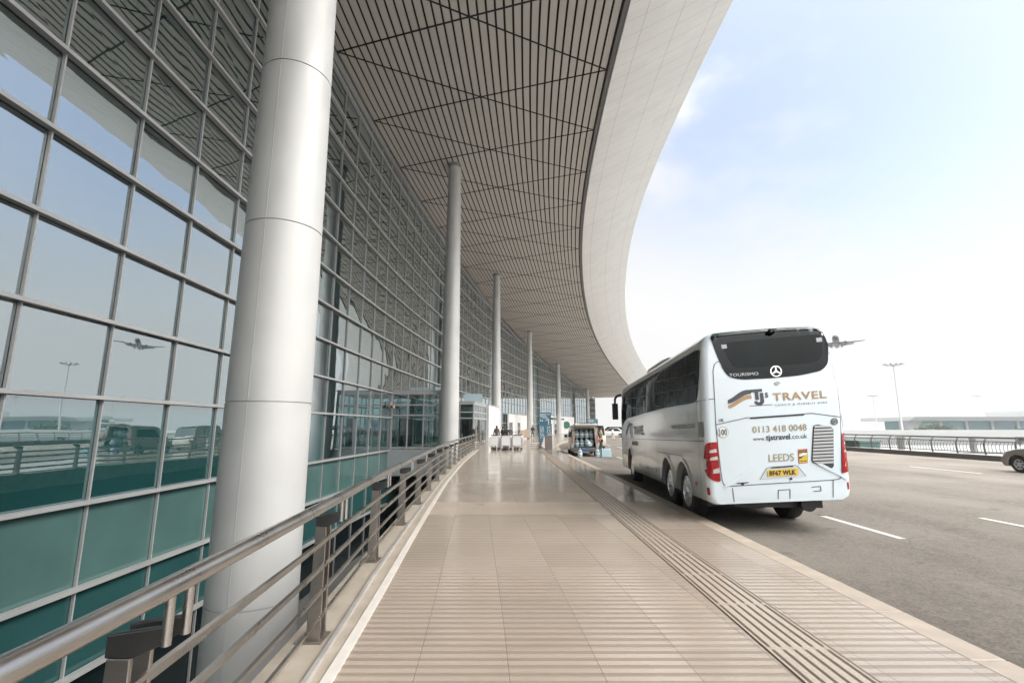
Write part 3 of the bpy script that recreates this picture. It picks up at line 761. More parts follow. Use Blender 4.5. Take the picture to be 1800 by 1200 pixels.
for wy, _ in WHEELS:
    for sx in (0, 1):
        wx = 0.17 if sx == 0 else BW-0.17
        wz = 0.48 - SH*wx - PT*wy
        cut.lathe([(0.585, -0.5 if sx == 0 else BW-0.42), (0.585, 0.42 if sx == 0 else BW+0.5)], (0, wy, wz), 40, axis='X')
cuto = cut.build('wheel_arch_cut', M_black, BUS)
md = body.modifiers.new('b', 'BOOLEAN'); md.operation = 'DIFFERENCE'; md.object = cuto; md.solver = 'EXACT'
apply_mods(body); bpy.data.objects.remove(cuto)
for v in body.data.vertices: v.co = tf(v.co)
body.data.shade_smooth(); body.data.set_sharp_from_angle(angle=R_(28))
def project(verts, faces, side, off=0.005, maxedge=0.10, sub=True):
    """lay a flat outline on the coach's skin; side: rear (x,z), left (y,z), right (y,z), front (x,z)"""
    bm = bmesh.new(); vs = [bm.verts.new((v[0], v[1], 0)) for v in verts]
    for f in faces:
        try: bm.faces.new([vs[i] for i in f])
        except ValueError: pass
    if sub:
        bmesh.ops.triangulate(bm, faces=bm.faces)
        for _ in range(7):
            es = [e for e in bm.edges if e.calc_length() > maxedge]
            if not es: break
            bmesh.ops.subdivide_edges(bm, edges=es, cuts=1); bmesh.ops.triangulate(bm, faces=[f for f in bm.faces if len(f.verts) > 3])
    for v in bm.verts:
        a, b = v.co.x, v.co.y
        o, d = {'rear': (Vector((a, -2, b)), Vector((0, 1, 0))), 'front': (Vector((a, BL+2, b)), Vector((0, -1, 0))),
                'left': (Vector((-2, a, b)), Vector((1, 0, 0))), 'right': (Vector((BW+2, a, b)), Vector((-1, 0, 0)))}[side]
        h = BODY_BVH.ray_cast(o, d)[0]
        if h is None: 
            h = BODY_BVH.find_nearest(o + d*2)[0]
        v.co = Vector(tf(h - d*off))
    bm.normal_update()
    want = {'rear': Vector((0, -1, 0)), 'front': Vector((0, 1, 0)), 'left': Vector((-1, 0, 0)), 'right': Vector((1, 0, 0))}[side]
    for f in bm.faces:
        if f.normal.dot(want) < 0: f.normal_flip()
    me = bpy.data.meshes.new('x'); bm.to_mesh(me); bm.free(); return me
def decal(name, poly, side, m, off=0.005, parent=None, maxedge=0.10, faces=None):
    me = project(poly, faces or [tuple(range(len(poly)))], side, off, maxedge, sub=True)
    me.name = name; o = bpy.data.objects.new(name, me); col.objects.link(o); me.materials.append(m); o.parent = parent or BUS; me.shade_smooth(); return o
def F(p): return (p[0] - 0.042*p[1] + 0.02, p[1])
def rnd(poly, r, n=5):
    out = []; k = len(poly)
    for i in range(k):
        a, b, c = Vector(poly[i-1]), Vector(poly[i]), Vector(poly[(i+1) % k])
        u, w = (a-b), (c-b); rr = min(r, u.length*.45, w.length*.45); u.normalize(); w.normalize()
        p0, p1 = b+u*rr, b+w*rr
        for j in range(n+1):
            t = j/n; q = p0*(1-t)**2 + b*2*t*(1-t) + p1*t*t; out.append((q.x, q.y))
    return out
def strokes(lines, w):
    V, Fc = [], []
    for pts in lines:
        pts = [Vector(p) for p in pts]
        for a, b in zip(pts[:-1], pts[1:]):
            t = (b-a).normalized(); n = Vector((-t.y, t.x))*w/2; e = t*w*0.3
            o = len(V); V += [tuple(a-n-e), tuple(b-n+e), tuple(b+n+e), tuple(a+n-e)]; Fc.append((o, o+1, o+2, o+3))
    return V, Fc
def lettering(name, txt, x, z, w, m, side='rear', h=None, off=0.007, slope=0.0, **kw):
    vs, fs = fit_text(txt, w, h, **kw)
    if side == 'left': vs = [(x - v[0], z + v[1]) for v in vs]
    else: vs = [(x + v[0], z + v[1] + slope*v[0]) for v in vs]
    me = project(vs, fs, side, off, sub=False); me.name = name
    o = bpy.data.objects.new(name, me); col.objects.link(o); me.materials.append(m); o.parent = BUS; return o
# rear window
RW = [F(p) for p in [(0.355, 3.39), (1.4, 3.425), (2.42, 3.405), (2.40, 3.10), (2.367, 2.95), (2.31, 2.73), (2.183, 2.612), (1.815, 2.55), (1.35, 2.53), (0.80, 2.535), (0.60, 2.59), (0.514, 2.72), (0.43, 3.02)]]
rw = decal('rear_window', rnd(RW, 0.10), 'rear', M_busglass, 0.008)
def off_tint(): return mat('tinted_pane', (0.010, 0.014, 0.015), 0.10, coat=0.0, spec=0.12, var=0.35, vscale=1.1)
RWi = [F(p) for p in [(0.52, 3.22), (2.30, 3.27), (2.28, 3.08), (2.22, 2.86), (2.10, 2.76), (1.40, 2.74), (0.80, 2.74), (0.68, 2.78)]]
decal('pane', rnd(RWi, 0.12), 'rear', off_tint(), 0.0095, parent=rw)
m_seat = mat('seat_shape', (0.11, 0.13, 0.145), 0.6)
decal('spoiler_lip', [F(p) for p in [(0.36, 3.405), (1.4, 3.44), (2.42, 3.42), (2.42, 3.36), (1.4, 3.375), (0.37, 3.345)]], 'rear', mat('spoiler_dark', (0.035, 0.055, 0.05), 0.25), 0.035)
for pl in ([(0.535, 3.185), (0.63, 3.19), (0.63, 3.115), (0.54, 3.11)], [(2.185, 3.20), (2.285, 3.205), (2.28, 3.13), (2.185, 3.125)]):
    decal('window_sticker', [F(p) for p in pl], 'rear', mat('sticker_grey', (0.42, 0.45, 0.46), 0.5), 0.012, parent=rw)
# roof camera
m = MB(); cx, cz = F((1.434, 3.37)); m.box((cx, 0.0, cz), (0.12, 0.11, 0.075)); m.box((cx+0.02, -0.06, cz-0.02), (0.055, 0.03, 0.05)); m.v = [tf(v) for v in m.v]; m.build('reversing_camera', M_black, BUS, bevel=0.01)
# panel gaps on the rear
g1 = [[(0.514, 2.885), (0.43, 2.88), (0.375, 2.84), (0.335, 2.72), (0.328, 2.606), (0.27, 1.805), (0.262, 1.414), (0.262, 1.1), (0.267, 0.84), (0.285, 0.77), (0.34, 0.735), (1.2, 0.75), (2.09, 0.764), (2.19, 0.78), (2.235, 0.83), (2.30, 1.3), (2.37, 1.775), (2.43, 2.4), (2.45, 2.70), (2.44, 2.83), (2.40, 2.91), (2.36, 2.925)],
      [(0.266, 1.775), (0.55, 1.825), (0.826, 1.872)], [(1.774, 1.885), (1.906, 1.885), (2.374, 1.796)],
      [(0.424, 0.70), (0.426, 0.48)], [(2.081, 0.758), (2.04, 0.49)], [(1.17, 0.637), (1.363, 0.64), (1.342, 0.50)], [(1.151, 0.50), (1.17, 0.637)],
      [(1.72, 0.665), (1.86, 0.67), (1.86, 0.60), (1.74, 0.595)], [(2.42, 2.19), (2.54, 2.185)], [(-0.02, 2.215), (0.30, 2.225)]]
V, Fc = strokes([[F(p) for p in l] for l in g1], 0.013)
decal('rear_panel_gaps', V, 'rear', M_line, 0.006, faces=Fc)
decal('grab_recess', [F(p) for p in [(0.83, 1.872), (1.79, 1.888), (1.76, 1.858), (0.87, 1.842)]], 'rear', M_black, 0.007)
# swage creases beside the number plate
for pl in ([(0.27, 0.735), (0.36, 0.735), (0.86, 1.02), (0.85, 1.05), (0.80, 1.03)], [(1.86, 1.03), (1.90, 1.06), (2.33, 0.80), (2.33, 0.74)]):
    me = decal('crease', [F(p) for p in pl], 'rear', M_buspaint, 0.022)
decal('plate_recess', [F(p) for p in [(0.90, 0.825), (1.015, 0.985), (1.055, 1.01), (1.50, 1.025), (1.545, 1.005), (1.65, 0.845)]], 'rear', mat('recess_paint', (0.60, 0.66, 0.70), 0.3), 0.007)
V, Fc = strokes([[F(p) for p in l] for l in [[(0.90, 0.83), (1.015, 0.99), (1.055, 1.015), (1.50, 1.03), (1.545, 1.01), (1.65, 0.85)]]], 0.012)
decal('plate_recess_edge', V, 'rear', mat('recess_shadow', (0.25, 0.28, 0.30), 0.6), 0.009, faces=Fc)
decal('plate_lamp', [F(p) for p in [(1.10, 1.022), (1.46, 1.032), (1.46, 1.010), (1.10, 1.0)]], 'rear', M_black, 0.02)
np_ = decal('number_plate', rnd([F(p) for p in [(1.025, 0.975), (1.533, 0.983), (1.53, 0.873), (1.022, 0.864)]], 0.012), 'rear', M_yellow, 0.016)
x, z = F((1.055, 0.887)); o = lettering('plate_lettering', 'BF67 WLK', x, z, 0.435, M_navy, h=0.075, off=0.021, bold=0.035, spacing=1.05); o.parent = np_
x, z = F((1.40, 0.815)); m = MB(); m.lathe([(0.018, -0.02), (0.018, 0.02)], (x, 0, z), 12, axis='Y'); m.v = [tf(v) for v in m.v]; m.build('tow_eye_cap', M_black, BUS)
decal('lid_lock', [F(p) for p in [(0.50, 0.785), (0.70, 0.792), (0.70, 0.778), (0.63, 0.770), (0.61, 0.745), (0.58, 0.745), (0.57, 0.768), (0.50, 0.772)]], 'rear', M_black, 0.010)
x, z = F((1.40, 2.435)); decal('lid_emblem', [(x-0.06, z+0.01), (x, z+0.035), (x+0.06, z+0.01), (x+0.02, z-0.03), (x-0.02, z-0.03)], 'rear', mat('emblem_grey', (0.25, 0.27, 0.27), 0.3, 0.6), 0.012)
# grille with slats
GR = [F(p) for p in [(1.885, 1.66), (1.91, 1.682), (1.97, 1.692), (2.18, 1.64), (2.212, 1.60), (2.125, 0.985), (2.09, 0.955), (1.79, 1.06), (1.775, 1.10)]]
gr = decal('grille', GR, 'rear', mat('grille_dark', (0.05, 0.05, 0.05), 0.6), 0.006)
V, Fc = [], []
for i in range(13):
    z0 = 0.985 + i*0.0545; z1 = z0 + 0.034
    def lim(z, right):
        pts = GR; xs = []
        for a, b in zip(pts, pts[1:]+pts[:1]):
            if (a[1]-z)*(b[1]-z) < 0: xs.append(a[0] + (z-a[1])/(b[1]-a[1])*(b[0]-a[0]))
        return (max(xs)-0.012 if right else min(xs)+0.012) if len(xs) > 1 else None
    q = [lim(z0, 0), lim(z0, 1), lim(z1, 1), lim(z1, 0)]
    if None in q or q[1]-q[0] < 0.03: continue
    o_ = len(V); V += [(q[0], z0), (q[1], z0), (q[2], z1), (q[3], z1)]; Fc.append((o_, o_+1, o_+2, o_+3))
decal('grille_slats', V, 'rear', mat('slat_grey', (0.50, 0.52, 0.53), 0.35, 0.3), 0.022, parent=gr, faces=Fc)
# rear lamps
for pl, cells_ in (([(0.056, 1.42), (0.07, 1.45), (0.11, 1.478), (0.27, 1.482), (0.245, 1.148), (0.241, 0.815), (0.16, 0.825), (0.10, 0.85), (0.04, 0.91), (0.012, 1.068)], [(0.10, 1.30, 0.13, 0.06), (0.095, 1.175, 0.14, 0.06), (0.12, 0.955, 0.12, 0.085)]),
                   ([(2.343, 1.528), (2.45, 1.535), (2.475, 1.48), (2.45, 1.2), (2.425, 0.91), (2.40, 0.89), (2.235, 0.868)], [(2.345, 1.345, 0.09, 0.06), (2.325, 1.21, 0.10, 0.055), (2.305, 0.98, 0.10, 0.085)])):
    t = decal('tail_lamp', rnd([F(p) for p in pl], 0.03), 'rear', M_red, 0.014, maxedge=0.04)
    for cx, cz, w, h in cells_:
        decal('lamp_lens', rnd([F((cx, cz)), F((cx+w, cz+0.008)), F((cx+w-0.006, cz+h+0.008)), F((cx+0.02, cz+h*0.8))], 0.01), 'rear', M_lens, 0.020, parent=t)
for cx in (0.02, 2.30): decal('bumper_reflector', [F(p) for p in [(cx, 0.72), (cx+0.035, 0.72), (cx+0.035, 0.60), (cx, 0.60)]], 'rear', M_red, 0.010)
# rear lettering
def ell(c, r, n=28): return [(c[0] + r*math.cos(2*math.pi*i/n), c[1] + r*math.sin(2*math.pi*i/n)) for i in range(n)]
def ring(c, r, w, n=32):
    V = ell(c, r, n) + ell(c, r-w, n); return V, [(i, (i+1) % n, n+(i+1) % n, n+i) for i in range(n)]
c = F((1.407, 2.648)); V, Fc = ring(c, 0.098, 0.016)
decal('round_badge', V, 'rear', M_chrome, 0.018, faces=Fc)
V, Fc = [], []
for a in (90, 210, 330):
    a = R_(a); d = Vector((math.cos(a), math.sin(a))); n = Vector((-d.y, d.x)); q = Vector(c); o_ = len(V)
    V += [tuple(q - n*0.017), tuple(q + d*0.09 - n*0.004), tuple(q + d*0.09 + n*0.004), tuple(q + n*0.017)]; Fc.append((o_, o_+1, o_+2, o_+3))
decal('badge_star', V, 'rear', M_chrome, 0.019, faces=Fc)
x, z = F((0.60, 2.60)); lettering('rear_lettering', 'TOURISMO', x, z, 0.50, mat('badge_silver', (0.42, 0.44, 0.45), 0.3, 0.7), h=0.052, off=0.016, bold=-0.005)
x, z = F((1.285, 2.135)); lettering('rear_lettering', 'TRAVEL', x, z, 0.90, M_gold, h=0.132, bold=0.022, spacing=1.12)
x, z = F((1.16, 2.20)); lettering('rear_lettering', 's', x, z, 0.055, M_char, h=0.085, bold=0.02)
x, z = F((1.30, 2.042)); lettering('rear_lettering', 'COACH & MINIBUS HIRE', x, z, 0.88, M_char, h=0.034, spacing=1.4)
V, Fc = strokes([[F((0.881, 2.068)), F((1.263, 2.072))]], 0.009); decal('logo_rule', V, 'rear', M_char, 0.007, faces=Fc)
def ribb(z0l, z0r, w):     # wavy ribbon rising to the right
    V, Fc = [], []
    for i in range(15):
        t = i/14; e = t*t*(3-2*t); x, z = F((0.52 + 0.41*t, z0l + (z0r-z0l)*e + 0.012*math.sin(t*3.1))); V += [(x, z), (x, z + w*(0.85+0.35*math.sin(t*math.pi)))]
    return V, [(2*i, 2*i+2, 2*i+3, 2*i+1) for i in range(14)]
V, Fc = ribb(2.125, 2.275, 0.078); decal('logo_ribbon', V, 'rear', M_char, 0.007, faces=Fc)
V, Fc = ribb(2.045, 2.195, 0.066); decal('logo_ribbon', V, 'rear', M_gold, 0.007, faces=Fc)
def poly_decal(name, pts, m, side='rear', off=0.007): return decal(name, [F(p) for p in pts], side, m, off)
poly_decal('logo_letter', [(0.915, 2.35), (1.125, 2.355), (1.125, 2.305), (1.055, 2.303), (1.052, 2.165), (0.992, 2.163), (0.995, 2.302), (0.915, 2.30)], M_char)
poly_decal('logo_letter', [(1.078, 2.285), (1.135, 2.286), (1.135, 2.14), (1.12, 2.10), (1.08, 2.075), (1.02, 2.075), (0.98, 2.10), (0.965, 2.14), (1.015, 2.145), (1.03, 2.125), (1.06, 2.125), (1.075, 2.145)], M_char)
x, z = F((0.872, 1.605)); lettering('rear_lettering', '0113 418 0048', x, z, 0.905, mat('gold_vinyl_light', (0.36, 0.30, 0.19), 0.4), h=0.108, bold=0.012)
x, z = F((0.862, 1.472)); lettering('rear_lettering', 'www.', x, z, 0.205, M_char)
x, z = F((1.077, 1.472)); lettering('rear_lettering', 'tjstravel', x, z, 0.405, M_char, bold=0.025)
x, z = F((1.492, 1.472)); lettering('rear_lettering', '.co.uk', x, z, 0.275, M_char)
x, z = F((1.080, 1.108)); lettering('rear_lettering', 'LEEDS', x, z, 0.42, mat('gold_vinyl_light', (0.36, 0.30, 0.19), 0.4), h=0.125, bold=0.006)
x, z = F((0.325, 1.825)); lettering('rear_lettering', 'UK', x, z, 0.088, M_char, h=0.05, bold=0.02)
for (cx, cz), r, txt, w, h in (((0.376, 1.643), 0.092, '100', 0.125, 0.10), ((2.247, 1.727), 0.058, '80', 0.07, 0.055)):
    c = F((cx, cz)); d = decal('speed_disc', ell(c, r), 'rear', M_white if txt == '100' else mat('disc_grey', (0.55, 0.55, 0.55), 0.5), 0.006)
    V, Fc = ring(c, r, 0.008 if txt == '100' else 0.014); decal('disc_rim', V, 'rear', M_char if txt == '80' else mat('rim_grey', (0.3, 0.3, 0.32), 0.5), 0.009, parent=d, faces=Fc)
    o = lettering('disc_lettering', txt, c[0]-w/2, c[1]-h/2, w, M_char, h=h, off=0.010, bold=0.015); o.parent = d
st = poly_decal('warning_sticker', [(1.583, 1.289), (1.738, 1.296), (1.713, 1.062), (1.562, 1.056)], mat('sticker_red', (0.42, 0.10, 0.05), 0.5), off=0.006)
for pts, m in (([(1.592, 1.255), (1.726, 1.262), (1.706, 1.074), (1.574, 1.068)], M_yellow), ([(1.59, 1.252), (1.725, 1.26), (1.722, 1.235), (1.66, 1.235), (1.588, 1.23)], M_char), ([(1.582, 1.19), (1.66, 1.235), (1.72, 1.22), (1.718, 1.20), (1.60, 1.172)], M_white), ([(1.58, 1.165), (1.69, 1.195), (1.60, 1.135), (1.58, 1.14)], M_char), ([(1.595, 1.105), (1.64, 1.107), (1.638, 1.09), (1.594, 1.088)], M_char), ([(1.65, 1.107), (1.695, 1.109), (1.693, 1.092), (1.65, 1.09)], M_char)):
    decal('sticker_print', [F(p) for p in pts], 'rear', m, 0.0085 if m is M_yellow else 0.010, parent=st)
# side windows, gaps, lettering
SW = [(.13, 3.13), (.16, 2.68), (.24, 2.38), (.36, 2.215), (.6, 2.20), (2.8, 2.235), (5.5, 2.22), (8.4, 2.18), (8.9, 2.12), (9.45, 1.95), (9.75, 2.1), (9.80, 2.6), (9.70, 3.1), (7.84, 3.17), (3, 3.17), (.4, 3.165)]
for side in ('left', 'right'):
    w = decal('side_window', rnd(SW, 0.06), side, M_busglass, 0.008, maxedge=0.12)
    V, Fc = strokes([[(yy, 3.15), (yy+0.02, 2.24)] for yy in (1.05, 2.5, 4.0, 5.5, 7.0, 8.4)], 0.014); decal('window_gap', V, side, mat('gap_grey', (0.05, 0.055, 0.06), 0.5), 0.011, parent=w, faces=Fc)
    gaps = [[(0.02, 1.505), (4, 1.50), (7.6, 1.495), (9.6, 1.49)], [(0.02, 2.215), (0.36, 2.205)], [(1.4, 1.20), (3.7, 1.195)], [(0.34, 2.2), (0.30, 1.5), (0.32, 0.6)], [(3.75, 1.5), (3.75, 0.6)], [(5.3, 1.49), (5.3, 0.6)], [(6.8, 1.49), (6.8, 0.6)], [(8.75, 2.1), (8.75, 0.9)]]
    V, Fc = strokes(gaps, 0.012); decal('side_panel_gaps', V, side, M_line, 0.005, faces=Fc)
    decal('side_vent', rnd([(0.05, 1.84), (0.29, 1.85), (0.29, 1.58), (0.05, 1.57)], 0.02), side, mat('vent_grey', (0.30, 0.33, 0.34), 0.5), 0.007)
    decal('side_flap', rnd([(6.45, 1.43), (7.55, 1.43), (7.55, 1.30), (6.45, 1.30)], 0.02), side, mat('vent_grey', (0.30, 0.33, 0.34), 0.5), 0.007)
    for yy in (3.95, 5.0, 6.2): decal('side_marker', [(yy, 0.80), (yy+.09, 0.80), (yy+.09, 0.70), (yy, 0.70)], side, M_char, 0.010)
    decal('side_reflector', [(0.55, 0.77), (0.66, 0.77), (0.66, 0.70), (0.55, 0.70)], side, mat('amber', (0.55, 0.12, 0.03), 0.3), 0.012)
    decal('front_pillar_panel', rnd([(9.25, 3.02), (9.55, 3.12), (9.72, 3.05), (9.70, 2.62), (9.5, 2.5), (9.42, 2.75)], 0.05), side, M_buspaint, 0.016)
    V, Fc = [], []
    for wy, _ in WHEELS:                                            # lips round the wheel arches
        zc = 0.48 - SH*0.17 - PT*wy; o_ = len(V); n = 26
        for i in range(n):
            a = R_(-18) + R_(216)*i/(n-1)
            for r in (0.588, 0.655): V.append((wy + r*math.cos(a), max(zc + r*math.sin(a), 0.5)))
        Fc += [(o_+2*i, o_+2*i+1, o_+2*i+3, o_+2*i+2) for i in range(n-1)]
    decal('arch_lip', V, side, M_buspaint, 0.02, faces=Fc)
lettering('side_lettering', 'www.tjstravel.co.uk', 2.25, 1.745, 1.75, M_char, side='left', h=0.12)
lettering('side_lettering', 'TRAVEL', 7.15, 1.63, 1.75, M_char, side='left', h=0.26, bold=0.02)
lettering('side_lettering', 'TJ', 7.95, 1.66, 0.55, M_char, side='left', h=0.34, bold=0.04)
V = []; 
for i in range(9): t = i/8; V += [(8.75 - 0.8*t, 1.62 + 0.28*t*t*(3-2*t)), (8.75 - 0.8*t, 1.78 + 0.26*t*t*(3-2*t))]
decal('logo_ribbon', V, 'left', M_char, 0.007, faces=[(2*i, 2*i+2, 2*i+3, 2*i+1) for i in range(8)])
V, Fc = strokes([[(6.9, 1.555), (8.1, 1.555)]], 0.014); decal('logo_rule', V, 'left', M_char, 0.007, faces=Fc)
decal('windscreen', rnd([(0.28, 1.45), (0.22, 3.0), (0.42, 3.25), (BW-0.42, 3.25), (BW-0.22, 3.0), (BW-0.28, 1.45)], 0.1), 'front', M_busglass, 0.008)
for sx in (0, 1): decal('headlamp', rnd([(0.22, 1.0), (0.22, 1.22), (0.62, 1.14), (0.62, 0.98)] if sx == 0 else [(BW-0.22, 1.0), (BW-0.22, 1.22), (BW-0.62, 1.14), (BW-0.62, 0.98)], 0.04), 'front', M_lens, 0.01)
# roof unit, mirrors, wheels, underside
m = MB(); m.loft([[tf((BW/2 + w*c, yy, 3.44 + h)) for c, h in ((-1, 0), (-0.92, 0.16*k), (-0.6, 0.2*k), (0.6, 0.2*k), (0.92, 0.16*k), (1, 0))] for yy, w, k in ((3.6, 0.70, 0.1), (4.0, 0.80, 0.9), (4.6, 0.85, 1), (6.4, 0.85, 1), (6.9, 0.8, 0.8), (7.2, 0.7, 0.1))]); m.build('roof_unit', M_buspaint, BUS, smooth=35)
for sx, x0 in ((-1, 0.0), (1, BW)):
    m = MB(); m.tube([tf((x0 + 0.05*-sx, BL-0.25, 3.12)), tf((x0 + 0.06*sx, BL+0.05, 3.10)), tf((x0 + 0.12*sx, BL+0.12, 3.0)), tf((x0+0.13*sx, BL+0.12, 2.8))], [0.05, 0.05, 0.045, 0.04], 10)
    m.box(tf((x0 + 0.13*sx, BL+0.12, 2.52)), (0.22, 0.12, 0.62)); m.build('mirror', M_black, BUS, bevel=0.03)
def coach_wheel(x, y, sx):
    w = bpy.data.objects.new('wheel', None); col.objects.link(w); w.parent = BUS; w.location = (x, y, 0.482)
    t = MB(); q = -1 if sx == 0 else 1
    t.lathe([(0.30, -0.13*q), (0.42, -0.145*q), (0.465, -0.13*q), (0.48, -0.10*q), (0.482, 0.0), (0.48, 0.10*q), (0.465, 0.13*q), (0.42, 0.145*q), (0.295, 0.13*q), (0.27, 0.10*q)], (0, 0, 0), 44, axis='X', cap=False)
    t.build('tyre', M_rubber, w, smooth=40)
    r = MB(); r.lathe([(0.298, 0.132*q), (0.28, 0.138*q), (0.262, 0.10*q), (0.235, 0.03*q), (0.20, 0.045*q), (0.13, 0.075*q), (0.10, 0.085*q), (0.095, 0.13*q), (0.07, 0.145*q), (0.001, 0.148*q)], (0, 0, 0), 40, axis='X')
    for k in range(10):
        a = 2*math.pi*k/10; r.lathe([(0.016, 0.05*q), (0.016, 0.10*q), (0.006, 0.105*q)], (0, 0.165*math.cos(a), 0.165*math.sin(a)), 8, axis='X')
    r.build('rim', M_chrome, w, smooth=35)
    h = MB()
    for k in range(10):
        a = 2*math.pi*(k+.5)/10; h.lathe([(0.026, 0.0), (0.026, 0.047*q)], (0, 0.228*math.cos(a), 0.228*math.sin(a)), 10, axis='X')
    h.build('hand_hole', M_black, w)
for wy, _ in WHEELS:
    for sx in (0, 1): coach_wheel(0.20 if sx == 0 else BW-0.42, wy, sx)
m = MB(); m.box(tf((BW/2, 5.2, 0.43)), (BW-0.4, 9.0, 0.16)); m.box(tf((BW/2+.1, 0.75, 0.37)), (1.5, 0.8, 0.12)); m.lathe([(0.13, 0.2), (0.13, 1.0)], tf((BW/2+0.55, 0, 0.36)), 14, axis='Y'); m.build('underbody', M_black, BUS)
m = MB()
for wy, _ in WHEELS:
    z = 0.48 - SH*0.17 - PT*wy; m.tube([tf((0.45, wy, z)), tf((BW-0.45, wy, z))], 0.09, 10)
m.build('axle', M_black, BUS)

# ------------------------------------------------------------------ far side of the road: kerb wall, fence
M_fence = mat('fence_steel', (0.12, 0.11, 0.10), 0.45, 0.6, var=0.15, vscale=2)
m = MB(); m.box((25.12, 55, ROADZ+0.13), (0.24, 190, 0.30)); m.build('parapet_kerb', mat('dark_parapet', (0.075, 0.07, 0.066), 0.8, var=0.2, vscale=0.5), bevel=0.02)
o = bpy.data.objects['parapet_kerb']; tag(o, kind='structure')
m = MB(); m.box((25.42, 55, ROADZ+0.14), (0.34, 190, 0.28)); tag(m.build('parapet_ledge', mat('pale_ledge', (0.55, 0.53, 0.51), 0.8, var=0.15, vscale=1)), kind='structure')
FN = thing('guard_fence', 'low steel fence with outward curved balusters along the far roadside', 'fence', (25.4, 30, 0))
FN.location = (0, 0, 0)
FZ = ROADZ + 0.28
def curve(x, y, z0, h): return [(x, y, z0), (x-0.03, y, z0+h*0.35), (x-0.02, y, z0+h*0.65), (x+0.06, y, z0+h*0.86), (x+0.17, y, z0+h)]
m = MB(); m.tube([(25.57, y, FZ+0.90) for y in (-10, 20, 50, 80, 120)], 0.045, 10); m.build('top_rail', M_fence, FN, smooth=40)
for z, x in ((0.12, 25.40), (0.70, 25.43)):
    m = MB(); m.tube([(x, y, FZ+z) for y in (-10, 20, 50, 80, 120)], 0.022, 8); m.build('rail', M_fence, FN)
fy = [23.25 + 1.66*i for i in range(-6, 24)]
m = MB()
for y in fy:
    p = MB(); p.tube(curve(25.40, y, FZ, 0.90), [0.045, 0.045, 0.045, 0.04, 0.035], 8); p.build('post', M_fence, FN, smooth=40)
nb = []
for a, b in zip(fy[:-1], fy[1:]):
    for k in range(1, 8): nb.append(a + (b-a)*k/8)
nb.sort(key=lambda y: abs(y-31))
for y in nb[:100]:
    p = MB(); p.tube(curve(25.40, y, FZ+0.12, 0.60)[:4] + [(25.44, y, FZ+0.70)], 0.013, 6); p.build('baluster', M_fence, FN)
for y in nb[100:]: m.tube(curve(25.40, y, FZ+0.12, 0.60)[:4] + [(25.44, y, FZ+0.70)], 0.013, 6)
tag(m.build('balusters', M_fence, FN), kind='stuff')
# green cabinet just past the coach
t = thing('utility_cabinet', 'dark green utility cabinet at the left end of the visible fence', 'cabinet', (26.3, 37.6, GZ))
m = MB(); m.box((0, 0, 3.35), (1.5, 2.6, 6.7)); m.build('cabinet_body', mat('cabinet_green', (0.06, 0.13, 0.12), 0.5, var=0.1), t, bevel=0.04)
m = MB(); m.box((0, 0, 6.75), (1.7, 2.8, 0.12)); m.build('lid', mat('cabinet_lid', (0.10, 0.16, 0.15), 0.5), t)
m = MB(); m.box((-0.76, -0.6, 5.9), (0.03, 0.9, 1.3)); m.build('door', mat('cabinet_door', (0.045, 0.10, 0.095), 0.4), t)

# elevated viaduct beyond
t = thing('viaduct', 'long pale concrete road viaduct crossing behind the roadside fence', 'viaduct', (150, 150, GZ))
M_via = mat('pale_concrete', (0.31, 0.31, 0.305), 0.8, var=0.08, vscale=0.1)
m = MB(); m.box((0, 0, 5.35), (260, 9, 0.9)); m.build('deck', M_via, t)
for yy in (-4.4, 4.4):
    m = MB(); m.box((0, yy, 6.35), (260, 0.25, 1.1)); m.build('parapet', M_via, t)
for i in range(12):
    m = MB(); m.lathe([(0.8, 0), (0.8, 4.3), (1.5, 4.95)], (-120 + i*22, 0, 0), 16); m.build('pier', M_concrete, t, smooth=40)
# distant low wall
t = thing('boundary_wall', 'long low pale wall standing in front of the distant terminal', 'wall', (220, 215, GZ))
m = MB(); m.box((0, 0, 2.9), (300, 0.5, 5.8)); m.build('wall', mat('wall_grey', (0.17, 0.18, 0.18), 0.8, var=0.1, vscale=0.1), t)
m = MB(); m.box((0, -0.1, 5.9), (300, 0.8, 0.35)); m.build('coping', M_via, t)

# distant terminal
DT = thing('distant_terminal', 'low white terminal with a long glass front far across the apron', 'terminal', (320, 300, GZ))
M_far = mat('far_white', (0.42, 0.43, 0.43), 0.7); M_farglass = mat('far_glass', (0.10, 0.22, 0.25), 0.25, var=0.15, vscale=0.05)
m = MB(); m.prism([(-14, 11.3), (26, 11.3), (26, 13.4), (-19, 13.6)], -88, 130, axis='X'); m.v = [(x, y, z) for x, y, z in m.v]; m.build('roof', M_far, DT)
m = MB(); m.box((21, 6, 5.6), (202, 20, 11.2)); m.build('glass_front', M_farglass, DT)
m = MB(); m.box((21, -4.6, 3.1), (204, 1.0, 6.0)); m.build('base_wall', M_far, DT)
m = MB(); m.box((-79, -3, 5.6), (9, 6, 11.2)); m.build('end_block', M_far, DT)
for i in range(11):
    m = MB(); m.box((-62 + i*15.5, -4.6, 8.6), (1.6, 0.8, 5.2)); m.build('pillar', M_far, DT)
m = MB(); m.prism([(-20, 13.4), (20, 13.4), (20, 17.4), (-24, 17.4)], -10, 75, axis='X'); m.build('upper_roof', M_far, DT)
m = MB(); m.box((36, 0, 18.6), (36, 24, 2.6)); m.build('roof_block', M_far, DT)
m = MB(); m.box((16, -5.4, 8.6), (9, 2.2, 5.3)); m.build('entrance_block', M_far, DT)
for xx in (-72, 0): 
    m = MB(); m.lathe([(0.8, 0), (0.8, 0.8), (0.4, 1.4)], (xx, -10, 13.55), 10); m.build('roof_vent', M_concrete, DT)

